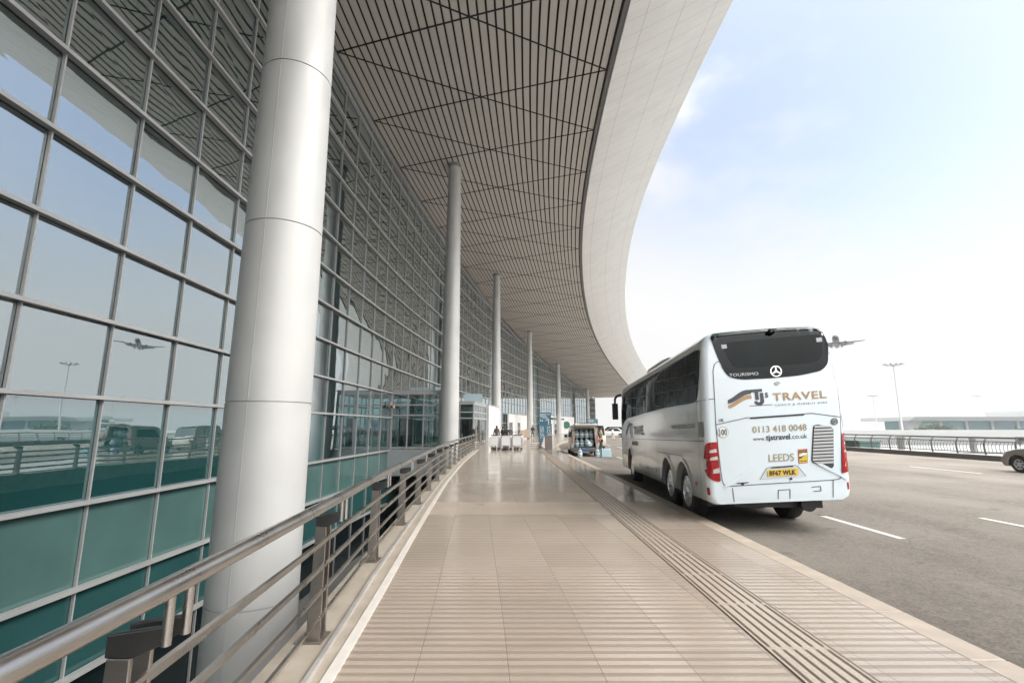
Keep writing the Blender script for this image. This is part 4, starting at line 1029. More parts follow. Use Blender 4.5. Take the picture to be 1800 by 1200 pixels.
# high mast lights
def mast(px_x, y, top, label, k):
    t = thing('light_mast', label, 'lamp mast', (px_x, y, GZ), 0, 'high mast lights beyond the road')
    H_ = top - GZ; w = k
    m = MB(); m.lathe([(0.42*w, 0), (0.42*w, 0.4), (0.34*w, 0.6), (0.15*w, H_)], (0, 0, 0), 16); m.build('pole', mat('mast_steel', (0.40, 0.40, 0.39), 0.5, 0.2), t, smooth=40)
    m = MB(); m.lathe([(0.30*w, H_-0.5*w), (0.55*w, H_-0.3*w), (0.55*w, H_+0.1*w), (0.2*w, H_+0.3*w)], (0, 0, 0), 14); 
    m.tube([(1.7*w*math.cos(a), 1.7*w*math.sin(a), H_-0.15*w) for a in [2*math.pi*i/24 for i in range(25)]], 0.07*w, 6)
    for i in range(6): a = math.pi*i/3; m.tube([(0, 0, H_-0.1*w), (1.7*w*math.cos(a), 1.7*w*math.sin(a), H_-0.15*w)], 0.06*w, 6)
    m.tube([(0, 0, H_), (0.05, 0, H_+1.1*w)], 0.04*w, 5); m.tube([(-0.5*w, 0, H_), (-0.5*w, 0, H_+0.7*w)], 0.04*w, 5); m.build('crown', mat('mast_grey', (0.26, 0.28, 0.26), 0.6), t)
    for i in range(10):
        a = 2*math.pi*i/10; f = MB(); f.box((0, 0, 0), (0.95*w, 0.62*w, 0.30*w), Matrix.Rotation(a, 3, 'Z') @ Matrix.Rotation(R_(-18), 3, 'Y')); c_ = (2.25*w*math.cos(a), 2.25*w*math.sin(a), H_+0.12*w)
        f.v = [(v[0]+c_[0], v[1]+c_[1], v[2]+c_[2]) for v in f.v]; f.build('floodlight', mat('mast_grey', (0.26, 0.28, 0.26), 0.6), t)
mast(117.5, 148, 20.4, 'tall pale light mast with a ring of floodlights just behind the fence', 1.0)
mast(214, 288, 19.6, 'small distant light mast left of the tallest mast, nearest the coach', 0.95)
mast(292, 305, 20.6, 'small distant light mast rising behind the far terminal roof', 0.95)

# vegetation: leaf cards spread through lumpy crowns
def leafy(name, label, cat, loc, lumps, n, leaf, trunk_h, tr, colr):
    t = thing(name, label, cat, loc)
    m = MB(); rnd_ = random.Random(hash(name) % 1000 + int(loc[0]))
    m.tube([(0, 0, 0), (0.1*tr, 0.05, trunk_h*0.5), (0, 0, trunk_h)], [tr, tr*0.8, tr*0.5], 8)
    for c, r in lumps: m.tube([(0, 0, trunk_h*0.7), (c[0]*0.5, c[1]*0.5, trunk_h*0.75+0.25*(c[2]-trunk_h*0.75)), c], [tr*0.4, tr*0.25, tr*0.1], 6)
    m.build('trunk', mat('bark', (0.10, 0.08, 0.06), 0.9), t)
    L_ = MB()
    for i in range(n):
        c, r = rnd_.choice(lumps)
        d = Vector((rnd_.gauss(0, 1), rnd_.gauss(0, 1), rnd_.gauss(0, 1))).normalized()*r*(rnd_.random()**0.45)
        p = Vector(c) + Vector((d.x, d.y, d.z*0.8)); M3 = Matrix.Rotation(rnd_.random()*6.3, 3, 'Z') @ Matrix.Rotation(rnd_.random()*3.1, 3, 'X')
        s = leaf*(0.6 + 0.8*rnd_.random()); q = [M3 @ Vector(v)*s + p for v in ((-.5, 0, 0), (0, -.3, .06), (.5, 0, 0), (0, .3, .06))]; L_.quad(*q)
    L_.build('crown', mat('foliage_' + colr, {'green': (0.075, 0.12, 0.06), 'dark': (0.05, 0.09, 0.055)}[colr], 0.7, var=0.4, vscale=0.6), t)
rr = random.Random(3)
leafy('tree', 'round dark green tree in front of the far terminal at right', 'tree', (204.5, 199, GZ), [((rr.uniform(-2.2, 2.2), rr.uniform(-2, 2), rr.uniform(4.0, 6.4)), rr.uniform(1.0, 1.6)) for _ in range(11)] + [((0.5, 0, 3.2), 1.8), ((0.6, 0, 2.2), 1.7)], 2600, 0.6, 4.5, 0.16, 'dark')
leafy('shrub_mound', 'wide rounded green shrub mound before the far terminal glass', 'shrub', (211, 245, GZ), [((x, rr.uniform(-3, 3), 5.6 + 2.6*math.cos(x/9.5*1.4)), rr.uniform(1.4, 2.0)) for x in np.linspace(-9, 9, 15)] + [((x, 0, 3.6), 2.4) for x in np.linspace(-8, 8, 9)], 3600, 0.8, 5.0, 0.25, 'green')
leafy('shrub_mound', 'small low shrub clump left of the wide shrub mound', 'shrub', (193, 245, GZ), [((x, rr.uniform(-1, 1), 6.0), 1.1) for x in np.linspace(-5, 5, 8)] + [((x, 0, 4.2), 1.5) for x in np.linspace(-4, 4, 5)], 1400, 0.7, 4.5, 0.2, 'green')

# ------------------------------------------------------------------ airliner on approach
AP = thing('airliner', 'dark airliner low in the sky with its landing gear down', 'airplane', (128.6, 189, 34.6), R_(-35))
M_plane = mat('airliner_grey', (0.025, 0.024, 0.023), 0.4, var=0.1); M_planed = mat('airliner_dark', (0.015, 0.015, 0.015), 0.5)
AP.scale = (0.54, 0.54, 0.54)
PT_ = Matrix.Rotation(R_(-4), 3, 'X')             # nose up, flying towards the camera (-Y)
def pbuild(m, n, ma, sm=35): m.v = [tuple(PT_ @ Vector(v)) for v in m.v]; return m.build(n, ma, AP, smooth=sm)
m = MB(); m.lathe([(0.05, -19), (0.8, -18.4), (1.5, -17.2), (1.95, -15.2), (2.1, -12), (2.1, 8), (1.7, 13), (1.0, 17), (0.35, 20)], (0, 0, 0), 28, axis='Y'); pbuild(m, 'fuselage', M_plane)
m = MB(); m.box((0, -17.3, 0.95), (2.0, 1.0, 0.45)); pbuild(m, 'cockpit_windows', M_black, 0)
for s in (-1, 1):
    m = MB(); m.loft([[(s*x, y0, z+th), (s*x, y0+ch*0.4, z+th*1.3), (s*x, y0+ch, z), (s*x, y0+ch*0.4, z-th)] for x, y0, ch, z, th in ((1.2, -4, 7.5, -1.2, 0.5), (6, -1.2, 5.2, -0.7, 0.33), (12, 2.0, 3.0, 0.2, 0.18), (17.5, 4.8, 1.6, 1.0, 0.08))]); pbuild(m, 'wing', M_plane)
    m = MB(); m.loft([[(s*x, y0, z), (s*x, y0+1.2, z-0.5), (s*x, y0+1.3, z-0.6)] for x, y0, z in ((2.4, 3.0, -1.3), (6, 3.6, -0.95), (10.5, 4.9, -0.25))]); pbuild(m, 'flap', M_planed, 0)
    m = MB(); m.lathe([(0.75, -5.4), (1.05, -5.6), (1.12, -4.4), (1.0, -2.6), (0.55, -1.4)], (s*5.6, 0, -1.7), 22, axis='Y'); pbuild(m, 'engine', M_planed)
    m = MB(); m.loft([[(s*x, y0, z), (s*x, y0+ch*.5, z+.15), (s*x, y0+ch, z)] for x, y0, ch, z in ((0.4, 15, 3.4, 0.7), (6.0, 18.2, 1.5, 1.2))]); pbuild(m, 'tailplane', M_plane, 0)
    m = MB(); m.tube([(s*2.9, 1.5, -1.5), (s*3.2, 1.5, -3.2)], 0.16, 8)
    for dx in (-0.4, 0.4): m.lathe([(0.55, -0.2), (0.55, 0.2)], (s*3.2+dx, 1.5, -3.3), 14, axis='X')
    pbuild(m, 'main_gear', M_planed, 0)
m = MB(); m.loft([[(-.15, y0, z), (.15, y0, z), (.1, y0+ch, z), (-.1, y0+ch, z)] for y0, ch, z in ((13.5, 5, 1.2), (17.8, 2.2, 7.2))]); pbuild(m, 'fin', M_plane, 0)
m = MB(); m.tube([(0, -13.5, -1.9), (0, -13.6, -3.3)], 0.12, 8)
for dx in (-0.25, 0.25): m.lathe([(0.38, -0.12), (0.38, 0.12)], (dx, -13.6, -3.4), 12, axis='X')
pbuild(m, 'nose_gear', M_planed, 0)

# ------------------------------------------------------------------ luggage trolleys
def trolley(label, loc, rz):
    t = thing('luggage_trolley', label, 'trolley', loc, rz, 'luggage trolleys nested in three rows')
    m = MB()
    for s in (-1, 1):
        m.tube([(s*0.25, -0.42, 0.14), (s*0.29, 0.40, 0.15), (s*0.30, 0.46, 0.55), (s*0.30, 0.50, 1.02)], 0.017, 8)
        m.tube([(s*0.25, -0.42, 0.14), (s*0.27, -0.44, 0.32)], 0.017, 8)
        m.tube([(s*0.29, -0.40, 0.20), (s*0.30, -0.38, 0.86), (s*0.29, 0.30, 0.90)], 0.018, 8)
    for y in (-0.4, -0.2, 0, 0.2, 0.38): m.tube([(-0.26, y, 0.15), (0.26, y, 0.15)], 0.012, 6)
    m.build('frame', M_chrome, t, smooth=40)
    m = MB(); m.box((0, -0.405, 0.56), (0.56, 0.02, 0.46)); m.build('front_panel', M_white, t, bevel=0.008)
    m = MB(); m.box((0, -0.40, 0.86), (0.56, 0.03, 0.11)); m.build('header_panel', M_white, t, bevel=0.008)
    m = MB(); m.tube([(-0.31, 0.50, 1.03), (0.31, 0.50, 1.03)], 0.022, 10); m.build('handle', M_black, t, smooth=40)
    m = MB(); m.loft([[(-0.25, 0.30, 0.92), (0.25, 0.30, 0.92), (0.25, 0.30, 0.75), (-0.25, 0.30, 0.75)], [(-0.25, 0.46, 0.97), (0.25, 0.46, 0.97), (0.25, 0.46, 0.75), (-0.25, 0.46, 0.75)]]); m.build('basket', M_alu, t)
    for x, y in ((0, -0.40), (-0.24, 0.36), (0.24, 0.36)):
        m = MB(); m.lathe([(0.06, -0.022), (0.075, -0.015), (0.075, 0.015), (0.06, 0.022)], (x, y, 0.077), 18, axis='X'); w = m.build('wheel', M_rubber, t, smooth=30)
        m = MB(); m.box((x-0.032, y, 0.115), (0.008, 0.04, 0.1)); m.box((x+0.032, y, 0.115), (0.008, 0.04, 0.1)); m.box((x, y, 0.155), (0.08, 0.06, 0.02)); m.build('fork', M_black, w)
    m = MB(); m.box((0, -0.30, 0.14), (0.5, 0.16, 0.03)); m.build('bumper', M_black, t)
    return t
rows = [('left', -1.25), ('middle', -0.42), ('right', 0.36)]
first = None; dep = ['front', 'second', 'third', 'hindmost']
for nm, x in rows:
    for k in range(4):
        lab = f'white fronted luggage trolley, {dep[k]} of the {nm} nested row beside the railing end'
        loc = (x + 0.04*k, 34.9 + 0.36*k, 0.0)
        if first is None: first = trolley(lab, loc, R_(-4))
        else: dup(first, loc, R_(-4), lab)

# ------------------------------------------------------------------ totem signs, bins
def totem(label, loc, rz, w, h, rows_, seed):
    t = thing('totem_sign', label, 'sign', loc, rz)
    m = MB(); m.box((0, 0, h/2), (w, 0.22, h)); m.build('panel', mat('totem_blue', (0.035, 0.115, 0.17), 0.35, var=0.12, vscale=2), t, bevel=0.01)
    m = MB(); m.box((0, 0, 0.04), (w+0.12, 0.34, 0.08)); m.build('foot', M_steelpost, t)
    r = random.Random(seed); m = MB(); Y = -0.114
    def bar(x, z, ww, hh): m.quad((x, Y, z), (x+ww, Y, z), (x+ww, Y, z+hh), (x, Y, z+hh))
    for i in range(9): bar(-w*0.40 + w*0.06*i, h*0.935, w*0.045, h*0.022)
    bar(w*0.22, h*0.935, w*0.06, h*0.022); bar(w*0.33, h*0.935, w*0.06, h*0.022)
    for i in range(7): bar(-w*0.38 + w*0.075*i, h*0.895, w*0.055, h*0.020)
    for k in range(4):
        z = h*(0.86-0.035*k)
        for i in range(7): 
            if r.random() < .7: bar(-w*0.38 + w*0.10*i, z, w*0.07, h*0.014)
    for cx in (-0.3, 0.27):
        for k in range(rows_):
            z = h*(0.60-0.031*k)
            for i in range(4): 
                if r.random() < .85: bar(w*cx-w*0.1 + w*0.085*i, z, w*(0.04+0.03*r.random()), h*0.012)
    for i, (x, z) in enumerate(((0.3, 0.76), (0.3, 0.70), (0.3, 0.65), (-0.35, 0.74), (-0.2, 0.74))):
        m.add([(w*x-0.05, Y, h*z), (w*x+0.05, Y, h*z), (w*x+0.05, Y, h*z+0.06), (w*x, Y, h*z+0.11), (w*x-0.05, Y, h*z+0.06)], [(0, 1, 2, 3, 4)])
    m.build('lettering', mat('sign_white', (0.75, 0.80, 0.82), 0.5), t)
    return t
totem('tall blue wayfinding totem covered in white writing, on the pavement', (2.78, 41.6, 0), 0, 1.05, 2.80, 13, 4)
totem('short blue wayfinding sign standing far off beside the last column', (15.3, 93.5, 0), R_(-8), 2.1, 3.1, 10, 9)
t = thing('litter_bin', 'square brown grey metal bin at the kerb in front of the totem', 'bin', (2.62, 35.4, 0))
m = MB(); m.box((0, 0, 0.49), (0.50, 0.45, 0.98)); m.build('bin_body', mat('bin_taupe', (0.20, 0.175, 0.16), 0.5, 0.2, var=0.1), t, bevel=0.015)
m = MB(); m.box((0, 0, 0.995), (0.54, 0.49, 0.03)); m.build('lid', mat('bin_lid', (0.32, 0.30, 0.28), 0.4, 0.4), t, bevel=0.006)
m = MB(); m.prism([(-0.27, 0.10), (-0.28, 0.10), (-0.52, 0.25), (-0.27, 0.96)], -0.2, 0.2, axis='Y'); m.build('side_flap', M_white, t)
t = thing('bollard', 'dark rounded bollard between the bin and the totem', 'bollard', (2.12, 36.6, 0))
m = MB(); m.lathe([(0.17, 0), (0.17, 0.32), (0.13, 0.45), (0.04, 0.5)], (0, 0, 0), 20); m.build('post', mat('bollard_grey', (0.09, 0.085, 0.09), 0.5), t, smooth=40)
m = MB(); m.lathe([(0.2, 0), (0.2, 0.03)], (0, 0, 0), 20); m.build('base_plate', M_steelpost, t)
t = thing('cycle_rack', 'low rack of pale horizontal bars beside the totem foot', 'rack', (1.75, 36.0, 0))
m = MB()
for k in range(4): m.tube([(-0.35, 0.0, 0.05+0.13*k), (0.30, 0.0, 0.05+0.13*k)], 0.018, 8)
m.build('bar', M_white, t)
m = MB()
for x in (-0.35, 0.3): m.tube([(x, 0, 0), (x, 0, 0.47)], 0.02, 8)
m.build('upright', M_steel, t)

# ------------------------------------------------------------------ cars
def car(name, label, cat, loc, rz, paint, L=4.6, W=1.8, Hh=1.45, kind='sedan', group=None):
    """length along +Y (front at +Y), origin on the ground at the rear centre"""
    t = thing(name, label, cat, loc, rz, group)
    if kind == 'sedan':
        low = [(0, .30), (0.02, .75), (0.10, .95), (0.9, 1.0), (3.1, 1.0), (4.0, .91), (4.40, .80), (4.56, .62), (4.6, .40), (4.5, .22), (0.1, .2)]
        cab = [(0.55, .97), (1.25, 1.40), (1.7, 1.45), (2.5, 1.44), (3.55, .95)]
    else:
        low = [(0, .32), (0.02, 1.0), (0.08, 1.10), (1.5, 1.10), (3.4, 1.06), (3.95, .98), (4.4, .80), (4.55, .45), (4.45, .24), (0.1, .24)]
        cab = [(0.10, 1.08), (0.30, 1.78), (0.6, 1.86), (2.9, 1.84), (3.85, 1.02)]
    ky, kz = L/4.6, Hh/(1.45 if kind == 'sedan' else 1.86)
    def rings(pr, xs):
        return [[(x, y*ky + dy, z*kz - dz*(1 if z > .5 else -.3)) for y, z in pr] for x, dy, dz in xs]
    m = MB(); h = W/2
    m.loft(rings(low, [(-h, 0, .10), (-h+.04, 0, .03), (-h+.12, 0, 0), (h-.12, 0, 0), (h-.04, 0, .03), (h, 0, .10)]))
    b = m.build('body', paint, t, bevel=0.03)
    cut = MB()
    for wy in (0.19*L, 0.86*L):
        cut.lathe([(0.36*W/1.8, -h-0.2), (0.36*W/1.8, -h+.32)], (0, wy, 0.32), 24, axis='X'); cut.lathe([(0.36*W/1.8, h-.32), (0.36*W/1.8, h+0.2)], (0, wy, 0.32), 24, axis='X')
    co = cut.build('arch_cut', M_black, t); md = b.modifiers.new('c', 'BOOLEAN'); md.object = co; md.operation = 'DIFFERENCE'; b.modifiers.move(1, 0)
    apply_mods(b); bpy.data.objects.remove(co); b.data.shade_smooth(); b.data.set_sharp_from_angle(angle=R_(35))
    m = MB(); m.loft([[(x*(1-.16*(z/ Hh - .6)), y*ky, z*kz) for y, z in cab] for x in (-h+.06, h-.06)])
    c = m.build('cabin', M_carglass, t, bevel=0.02)
    m = MB(); roof = [p for p in cab if p[1] > 1.38] if kind == 'sedan' else [p for p in cab if p[1] > 1.7]
    ys = [p[0]*ky for p in roof]; zt = max(p[1] for p in roof)*kz
    m.box((0, (ys[0]+ys[-1])/2, zt+0.008), (W-0.42, ys[-1]-ys[0]+0.1, 0.03)); m.build('roof', paint, t, bevel=0.012)
    for x in (-1, 1):
        m = MB(); pp = [(y*ky, z*kz) for y, z in cab]
        for (a, b_) in zip(pp[:-1], pp[1:]): 
            xa = x*((h-.06)*(1-.16*(a[1]/Hh-.6))+.006); xb = x*((h-.06)*(1-.16*(b_[1]/Hh-.6))+.006); m.tube([(xa, a[0], a[1]), (xb, b_[0], b_[1])], 0.03, 6)
        for yy in ((0.48*L,) if kind == 'sedan' else (0.35*L, 0.58*L)): m.tube([(x*(h-.055), yy, low[2][1]*kz), (x*(h-.06)*.94, yy-.05, zt-.03)], 0.035, 6)
        m.build('pillar', paint, t)
        m = MB(); m.box((x*(h+.09), 0.70*L, low[2][1]*kz+.06), (0.2, 0.10, 0.13)); m.build('mirror', paint, t, bevel=0.02)
        m = MB(); m.box((x*(h-.20), 0.02*L, 0.74*kz), (0.34, 0.12, 0.14)); m.build('tail_lamp', M_red, t, bevel=0.01)
        m = MB(); m.box((x*(h-.24), 0.965*L, 0.66*kz), (0.34, 0.22, 0.12)); m.build('headlight', M_lens, t, bevel=0.02)
        for wy in (0.19*L, 0.86*L):
            w = bpy.data.objects.new('wheel', None); col.objects.link(w); w.parent = t; w.location = (x*(h-.13), wy, 0.315)
            m = MB(); m.lathe([(0.20, -.10), (0.30, -.105), (0.315, -.07), (0.315, .07), (0.30, .105), (0.20, .10)], (0, 0, 0), 30, axis='X', cap=False); m.build('tyre', M_rubber, w, smooth=40)
            m = MB(); m.lathe([(0.205, .07*x), (0.20, .095*x), (0.17, .07*x), (0.06, .085*x), (0.001, .09*x)], (0, 0, 0), 30, axis='X')
            m.build('rim', mat('alloy', (0.40, 0.41, 0.43), 0.35, 0.8), w, smooth=30)
            m = MB()
            for k in range(6): a = 2*math.pi*k/6; m.lathe([(0.032, .06*x), (0.032, .092*x)], (0, .12*math.cos(a), .12*math.sin(a)), 8, axis='X')
            m.build('rim_opening', M_black, w)
    m = MB(); m.box((0, 0.005, 0.62*kz), (0.5, 0.03, 0.11)); m.build('number_plate', M_white, t)
    return t
P_taupe = mat('taupe_paint', (0.20, 0.175, 0.155), 0.25, 0.5, coat=0.6); P_white = mat('white_car_paint', (0.72, 0.72, 0.70), 0.25, coat=0.5)
P_dark = mat('dark_car_paint', (0.035, 0.036, 0.04), 0.2, coat=0.6); P_cream = mat('cream_car_paint', (0.58, 0.54, 0.46), 0.3, coat=0.4)
car('car', 'taupe saloon car cut off by the right edge of the photo', 'car', (20.75, 15.45, ROADZ), R_(2), P_taupe)
car('minivan', 'cream minivan standing ahead of the open backed van', 'minivan', (6.55, 39.0, ROADZ), R_(-4), P_cream, 4.5, 1.75, 1.85, 'van')
car('car', 'dark saloon car parked furthest left across the far road', 'car', (16.6, 88, ROADZ), R_(68), P_dark, 4.8, 1.85, 1.5)
car('car', 'white saloon car parked in front of the dark car far away', 'car', (19.9, 86, ROADZ), R_(74), P_white, 4.7, 1.85, 1.5)
car('minivan', 'dark people carrier parked behind the distant white car', 'minivan', (21.5, 95, ROADZ), R_(80), P_dark, 4.7, 1.85, 1.75, 'van')

# open-backed van full of water bottles
VX, VY = 4.42, 29.9
VN = thing('van', 'silver beige van with its tailgate raised over water bottles', 'van', (VX, VY, ROADZ), R_(-3))
P_van = mat('silver_beige_paint', (0.46, 0.43, 0.38), 0.3, 0.3, coat=0.4)
def vring(y, x, z0, z1, r=0.18, top=0.10):
    h = x; q = []
    for cx, cz, a0 in ((h-r-top, z1-r, 0), (-(h-r-top), z1-r, 90), (-(h-0.1), z0+0.1, 180), (h-0.1, z0+0.1, 270)):
        rad = r if cz > 1 else 0.1
        for k in range(5): a = R_(a0+22.5*k); q.append((cx + rad*math.cos(a), y, cz + rad*math.sin(a)))
    return q
m = MB(); m.loft([vring(0, .84, .34, 1.80), vring(0.4, .85, .30, 1.86), vring(2.6, .85, .28, 1.86), vring(3.0, .85, .28, 1.80), vring(3.35, .84, .28, 1.5), vring(3.7, .83, .28, 1.12), vring(4.1, .80, .28, .95), vring(4.3, .7, .32, .8)], cap=True)
vb = m.build('body', P_van, VN)
cut = MB(); cut.loft([[(-.66, -0.3, .52), (.66, -0.3, .52), (.56, -0.3, 1.68), (-.56, -0.3, 1.68)], [(-.70, 2.1, .52), (.70, 2.1, .52), (.58, 2.1, 1.74), (-.58, 2.1, 1.74)]])
cut2 = MB()
for wy in (0.75, 3.35):
    cut2.lathe([(0.36, -1.2), (0.36, -.66)], (0, wy, .31), 24, axis='X'); cut2.lathe([(0.36, .66), (0.36, 1.2)], (0, wy, .31), 24, axis='X')
for c_ in (cut, cut2):
    co = c_.build('load_cut', M_black, VN); md = vb.modifiers.new('c', 'BOOLEAN'); md.object = co; md.operation = 'DIFFERENCE'; apply_mods(vb); bpy.data.objects.remove(co)
vb.data.shade_smooth(); vb.data.set_sharp_from_angle(angle=R_(35))
m = MB(); m.box((0, 1.05, .535), (1.30, 2.05, .02)); m.box((-.655, 1.05, 1.05), (.02, 2.05, 1.0)); m.box((.655, 1.05, 1.05), (.02, 2.05, 1.0)); m.box((0, 2.07, 1.05), (1.3, .02, 1.0)); m.build('load_lining', mat('van_lining', (0.03, 0.05, 0.055), 0.8), VN)
m = MB(); m.loft([[(-.70, -.02, 1.80), (.70, -.02, 1.80), (.70, -.02, 1.87), (-.70, -.02, 1.87)], [(-.70, -.62, 1.88), (.70, -.62, 1.88), (.70, -.62, 1.95), (-.70, -.62, 1.95)], [(-.64, -.95, 1.84), (.64, -.95, 1.84), (.64, -.95, 1.90), (-.64, -.95, 1.90)]]); tg_ = m.build('tailgate', P_cream, VN, bevel=0.02)
m = MB(); m.box((0, -.55, 1.955), (.75, .35, .02)); m.build('rear_window', M_carglass, tg_)
for x in (-1, 1):
    m = MB(); m.tube([(x*.62, 0.02, 1.45), (x*.62, -.42, 1.86)], 0.014, 6); m.build('gas_strut', M_black, tg_)
    m = MB(); m.box((x*.76, -.012, 1.02), (.11, .05, .48)); m.build('tail_lamp', mat('lamp_pink', (0.42, 0.16, 0.13), 0.3), VN, bevel=0.015)
    m = MB(); m.box((x*.98, 2.95, 1.16), (.20, .10, .18)); m.build('mirror', M_black, VN, bevel=0.02)
    m = MB(); m.loft([[(x*.852, 0.45, 1.12), (x*.855, 0.45, 1.14), (x*.80, .55, 1.62), (x*.795, .55, 1.62)], [(x*.852, 2.9, 1.12), (x*.855, 2.9, 1.14), (x*.80, 2.5, 1.62), (x*.795, 2.5, 1.62)]]); m.build('side_window', M_carglass, VN)
    for wy in (0.75, 3.35):
        w = bpy.data.objects.new('wheel', None); col.objects.link(w); w.parent = VN; w.location = (x*.72, wy, .31)
        m = MB(); m.lathe([(0.19, -.09), (0.29, -.10), (0.31, -.06), (0.31, .06), (0.29, .10), (0.19, .09)], (0, 0, 0), 26, axis='X', cap=False); m.build('tyre', M_rubber, w, smooth=40)
        m = MB(); m.lathe([(0.195, .06*x), (0.18, .08*x), (0.06, .07*x), (0.001, .075*x)], (0, 0, 0), 26, axis='X'); m.build('rim', mat('alloy', (0.40, 0.41, 0.43), 0.35, 0.8), w, smooth=30)
m = MB(); m.box((0, -.05, .40), (1.66, .16, .24)); m.build('bumper', mat('van_bumper', (0.10, 0.10, 0.10), 0.5), VN, bevel=0.03)
m = MB(); m.box((0, -.138, .42), (.42, .012, .11)); m.build('number_plate', mat('plate_blue', (0.05, 0.12, 0.35), 0.4), VN)
# water bottles
def water_mat():
    m = bpy.data.materials.new('bottle_plastic'); m.use_nodes = True; nt = m.node_tree; nt.nodes.clear(); L = nt.links.new
    out = N(nt, 'ShaderNodeOutputMaterial'); mx = N(nt, 'ShaderNodeMixShader'); mx.inputs[0].default_value = 0.45
    tr = N(nt, 'ShaderNodeBsdfTransparent'); tr.inputs[0].default_value = (0.72, 0.86, 0.88, 1)
    p = N(nt, 'ShaderNodeBsdfPrincipled'); p.inputs['Base Color'].default_value = (0.66, 0.75, 0.78, 1); p.inputs['Roughness'].default_value = 0.12
    L(tr.outputs[0], mx.inputs[1]); L(p.outputs[0], mx.inputs[2]); L(mx.outputs[0], out.inputs[0]); return m
M_water = water_mat()
def bottle(label, loc, rx=0.0):
    t = thing('water_bottle', label, 'bottle', loc, 0, 'large clear water bottles'); t.rotation_euler = (0, rx, 0)
    m = MB(); m.lathe([(0.11, 0), (0.135, 0.02), (0.135, 0.12), (0.128, 0.13), (0.128, 0.15), (0.135, 0.16), (0.135, 0.26), (0.128, 0.27), (0.135, 0.28), (0.13, 0.36), (0.08, 0.43), (0.03, 0.46), (0.028, 0.50)], (0, 0, 0), 18); m.build('shell', M_water, t, smooth=50)
    m = MB(); m.lathe([(0.034, 0.49), (0.034, 0.53), (0.03, 0.535)], (0, 0, 0), 12); m.build('cap', mat('cap_blue', (0.12, 0.25, 0.45), 0.4), t)
    m = MB(); m.lathe([(0.1355, 0.165), (0.1355, 0.255)], (0, 0, 0), 18, cap=False); m.build('label', mat('bottle_label', (0.60, 0.70, 0.74), 0.5), t)
    return t
b0 = bottle('clear water bottle standing on the road left below the open tailgate', (VX-0.42, VY-0.75, ROADZ))
names = ['leftmost', 'second', 'third', 'rightmost']
for lay, z in (('bottom', .55), ('top', 1.09)):
    for i in range(4):
        dup(b0, (VX-0.46+0.305*i, VY+0.30+0.03*i, ROADZ+z), 0, f'{names[i]} water bottle in the {lay} layer inside the open van')
q = dup(b0, (VX+0.30, VY+0.05, ROADZ+.60), 0, 'tilted water bottle leaning at the van sill on the right'); q.rotation_euler = (0, R_(-28), 0)
dup(b0, (VX+0.62, VY-0.70, ROADZ), 0, 'clear water bottle beside the wrapped bottle pack on the road')
t = thing('bottle_pack', 'large clear wrapped pack of water bottles at right of the van rear', 'bottle pack', (VX+1.10, VY-0.72, ROADZ), R_(5), None)
m = MB(); m.box((0, 0, .24), (.58, .40, .48)); m.build('wrap', M_water, t, bevel=0.03)
for i in range(4):
    m = MB(); m.lathe([(0.062, 0.02), (0.062, .36), (0.025, .44), (0.025, .52)], (-.21+.14*i, -.05, 0), 12); m.build('bottle', mat('bottle_inner', (0.50, 0.64, 0.70), 0.3), t, smooth=40)
for i in range(3):
    m = MB(); m.lathe([(0.035, .50), (0.035, .545)], (-.18+.17*i, .1, 0), 10); m.build('cap', mat('cap_blue', (0.12, 0.25, 0.45), 0.4), t)

# luggage cart with boxes near the walking man
t = thing('baggage_cart', 'flat baggage cart stacked with pale cartons near the walking man', 'cart', (1.62, 66.5, 0), R_(12))
m = MB(); m.box((0, 0, .22), (1.5, .8, .07))
for x in (-.68, .68): m.tube([(x, .38, .22), (x, .38, 1.15)], .025, 8)
m.tube([(-.68, .38, 1.15), (.68, .38, 1.15)], .025, 8); m.build('platform', M_steelpost, t)
for x, y in ((-.6, -.3), (.6, -.3), (-.6, .3), (.6, .3)): m = MB(); m.lathe([(.1, -.03), (.1, .03)], (x, y, .10), 16, axis='X'); m.build('wheel', M_rubber, t)
for i, (x, z, w, h) in enumerate(((-.38, .26, .62, .55), (.32, .26, .66, .62), (-.25, .815, .6, .35), (.36, .885, .5, .4))):
    m = MB(); m.box((1.62+x*.98, 66.5+x*.2, z+h/2), (w, .6, h)); q = m.build('carton', mat('carton_beige', (0.48, 0.40, 0.31), 0.8, var=0.1), bevel=0.008)
    tag(q, ['pale carton lower left on the baggage cart', 'pale carton lower right on the baggage cart', 'pale carton upper left on the baggage cart', 'pale carton upper right on the baggage cart'][i], 'carton', 'cartons on the baggage cart')

# crowd barrier behind the forecourt edge
def barrier(label, s0, s1, o):
    t = thing('crowd_barrier', label, 'barrier', (0, 0, 0), 0, 'black tape barriers at the entrances')
    pts = [fac(s0+(s1-s0)*i/4, o) for i in range(5)]; c = pts[0]; t.location = (c[0], c[1], 0.0)
    m = MB(); m.tube([(p[0]-c[0], p[1]-c[1], 0.98) for p in pts], .03, 8); m.build('top_rail', M_black, t)
    for p in pts: m = MB(); m.lathe([(.15, 0), (.15, .02), (.028, .04), (.028, 1.0)], (p[0]-c[0], p[1]-c[1], 0), 12); m.build('stanchion', M_steelpost, t)
barrier('black topped barrier in front of the first glass vestibule', 21.4, 27.5, 4.3)
barrier('black topped barrier beside the second column base', 29.0, 33.5, 5.4)
barrier('black topped barrier running on past the white vestibule', 44.5, 54.5, 6.0)

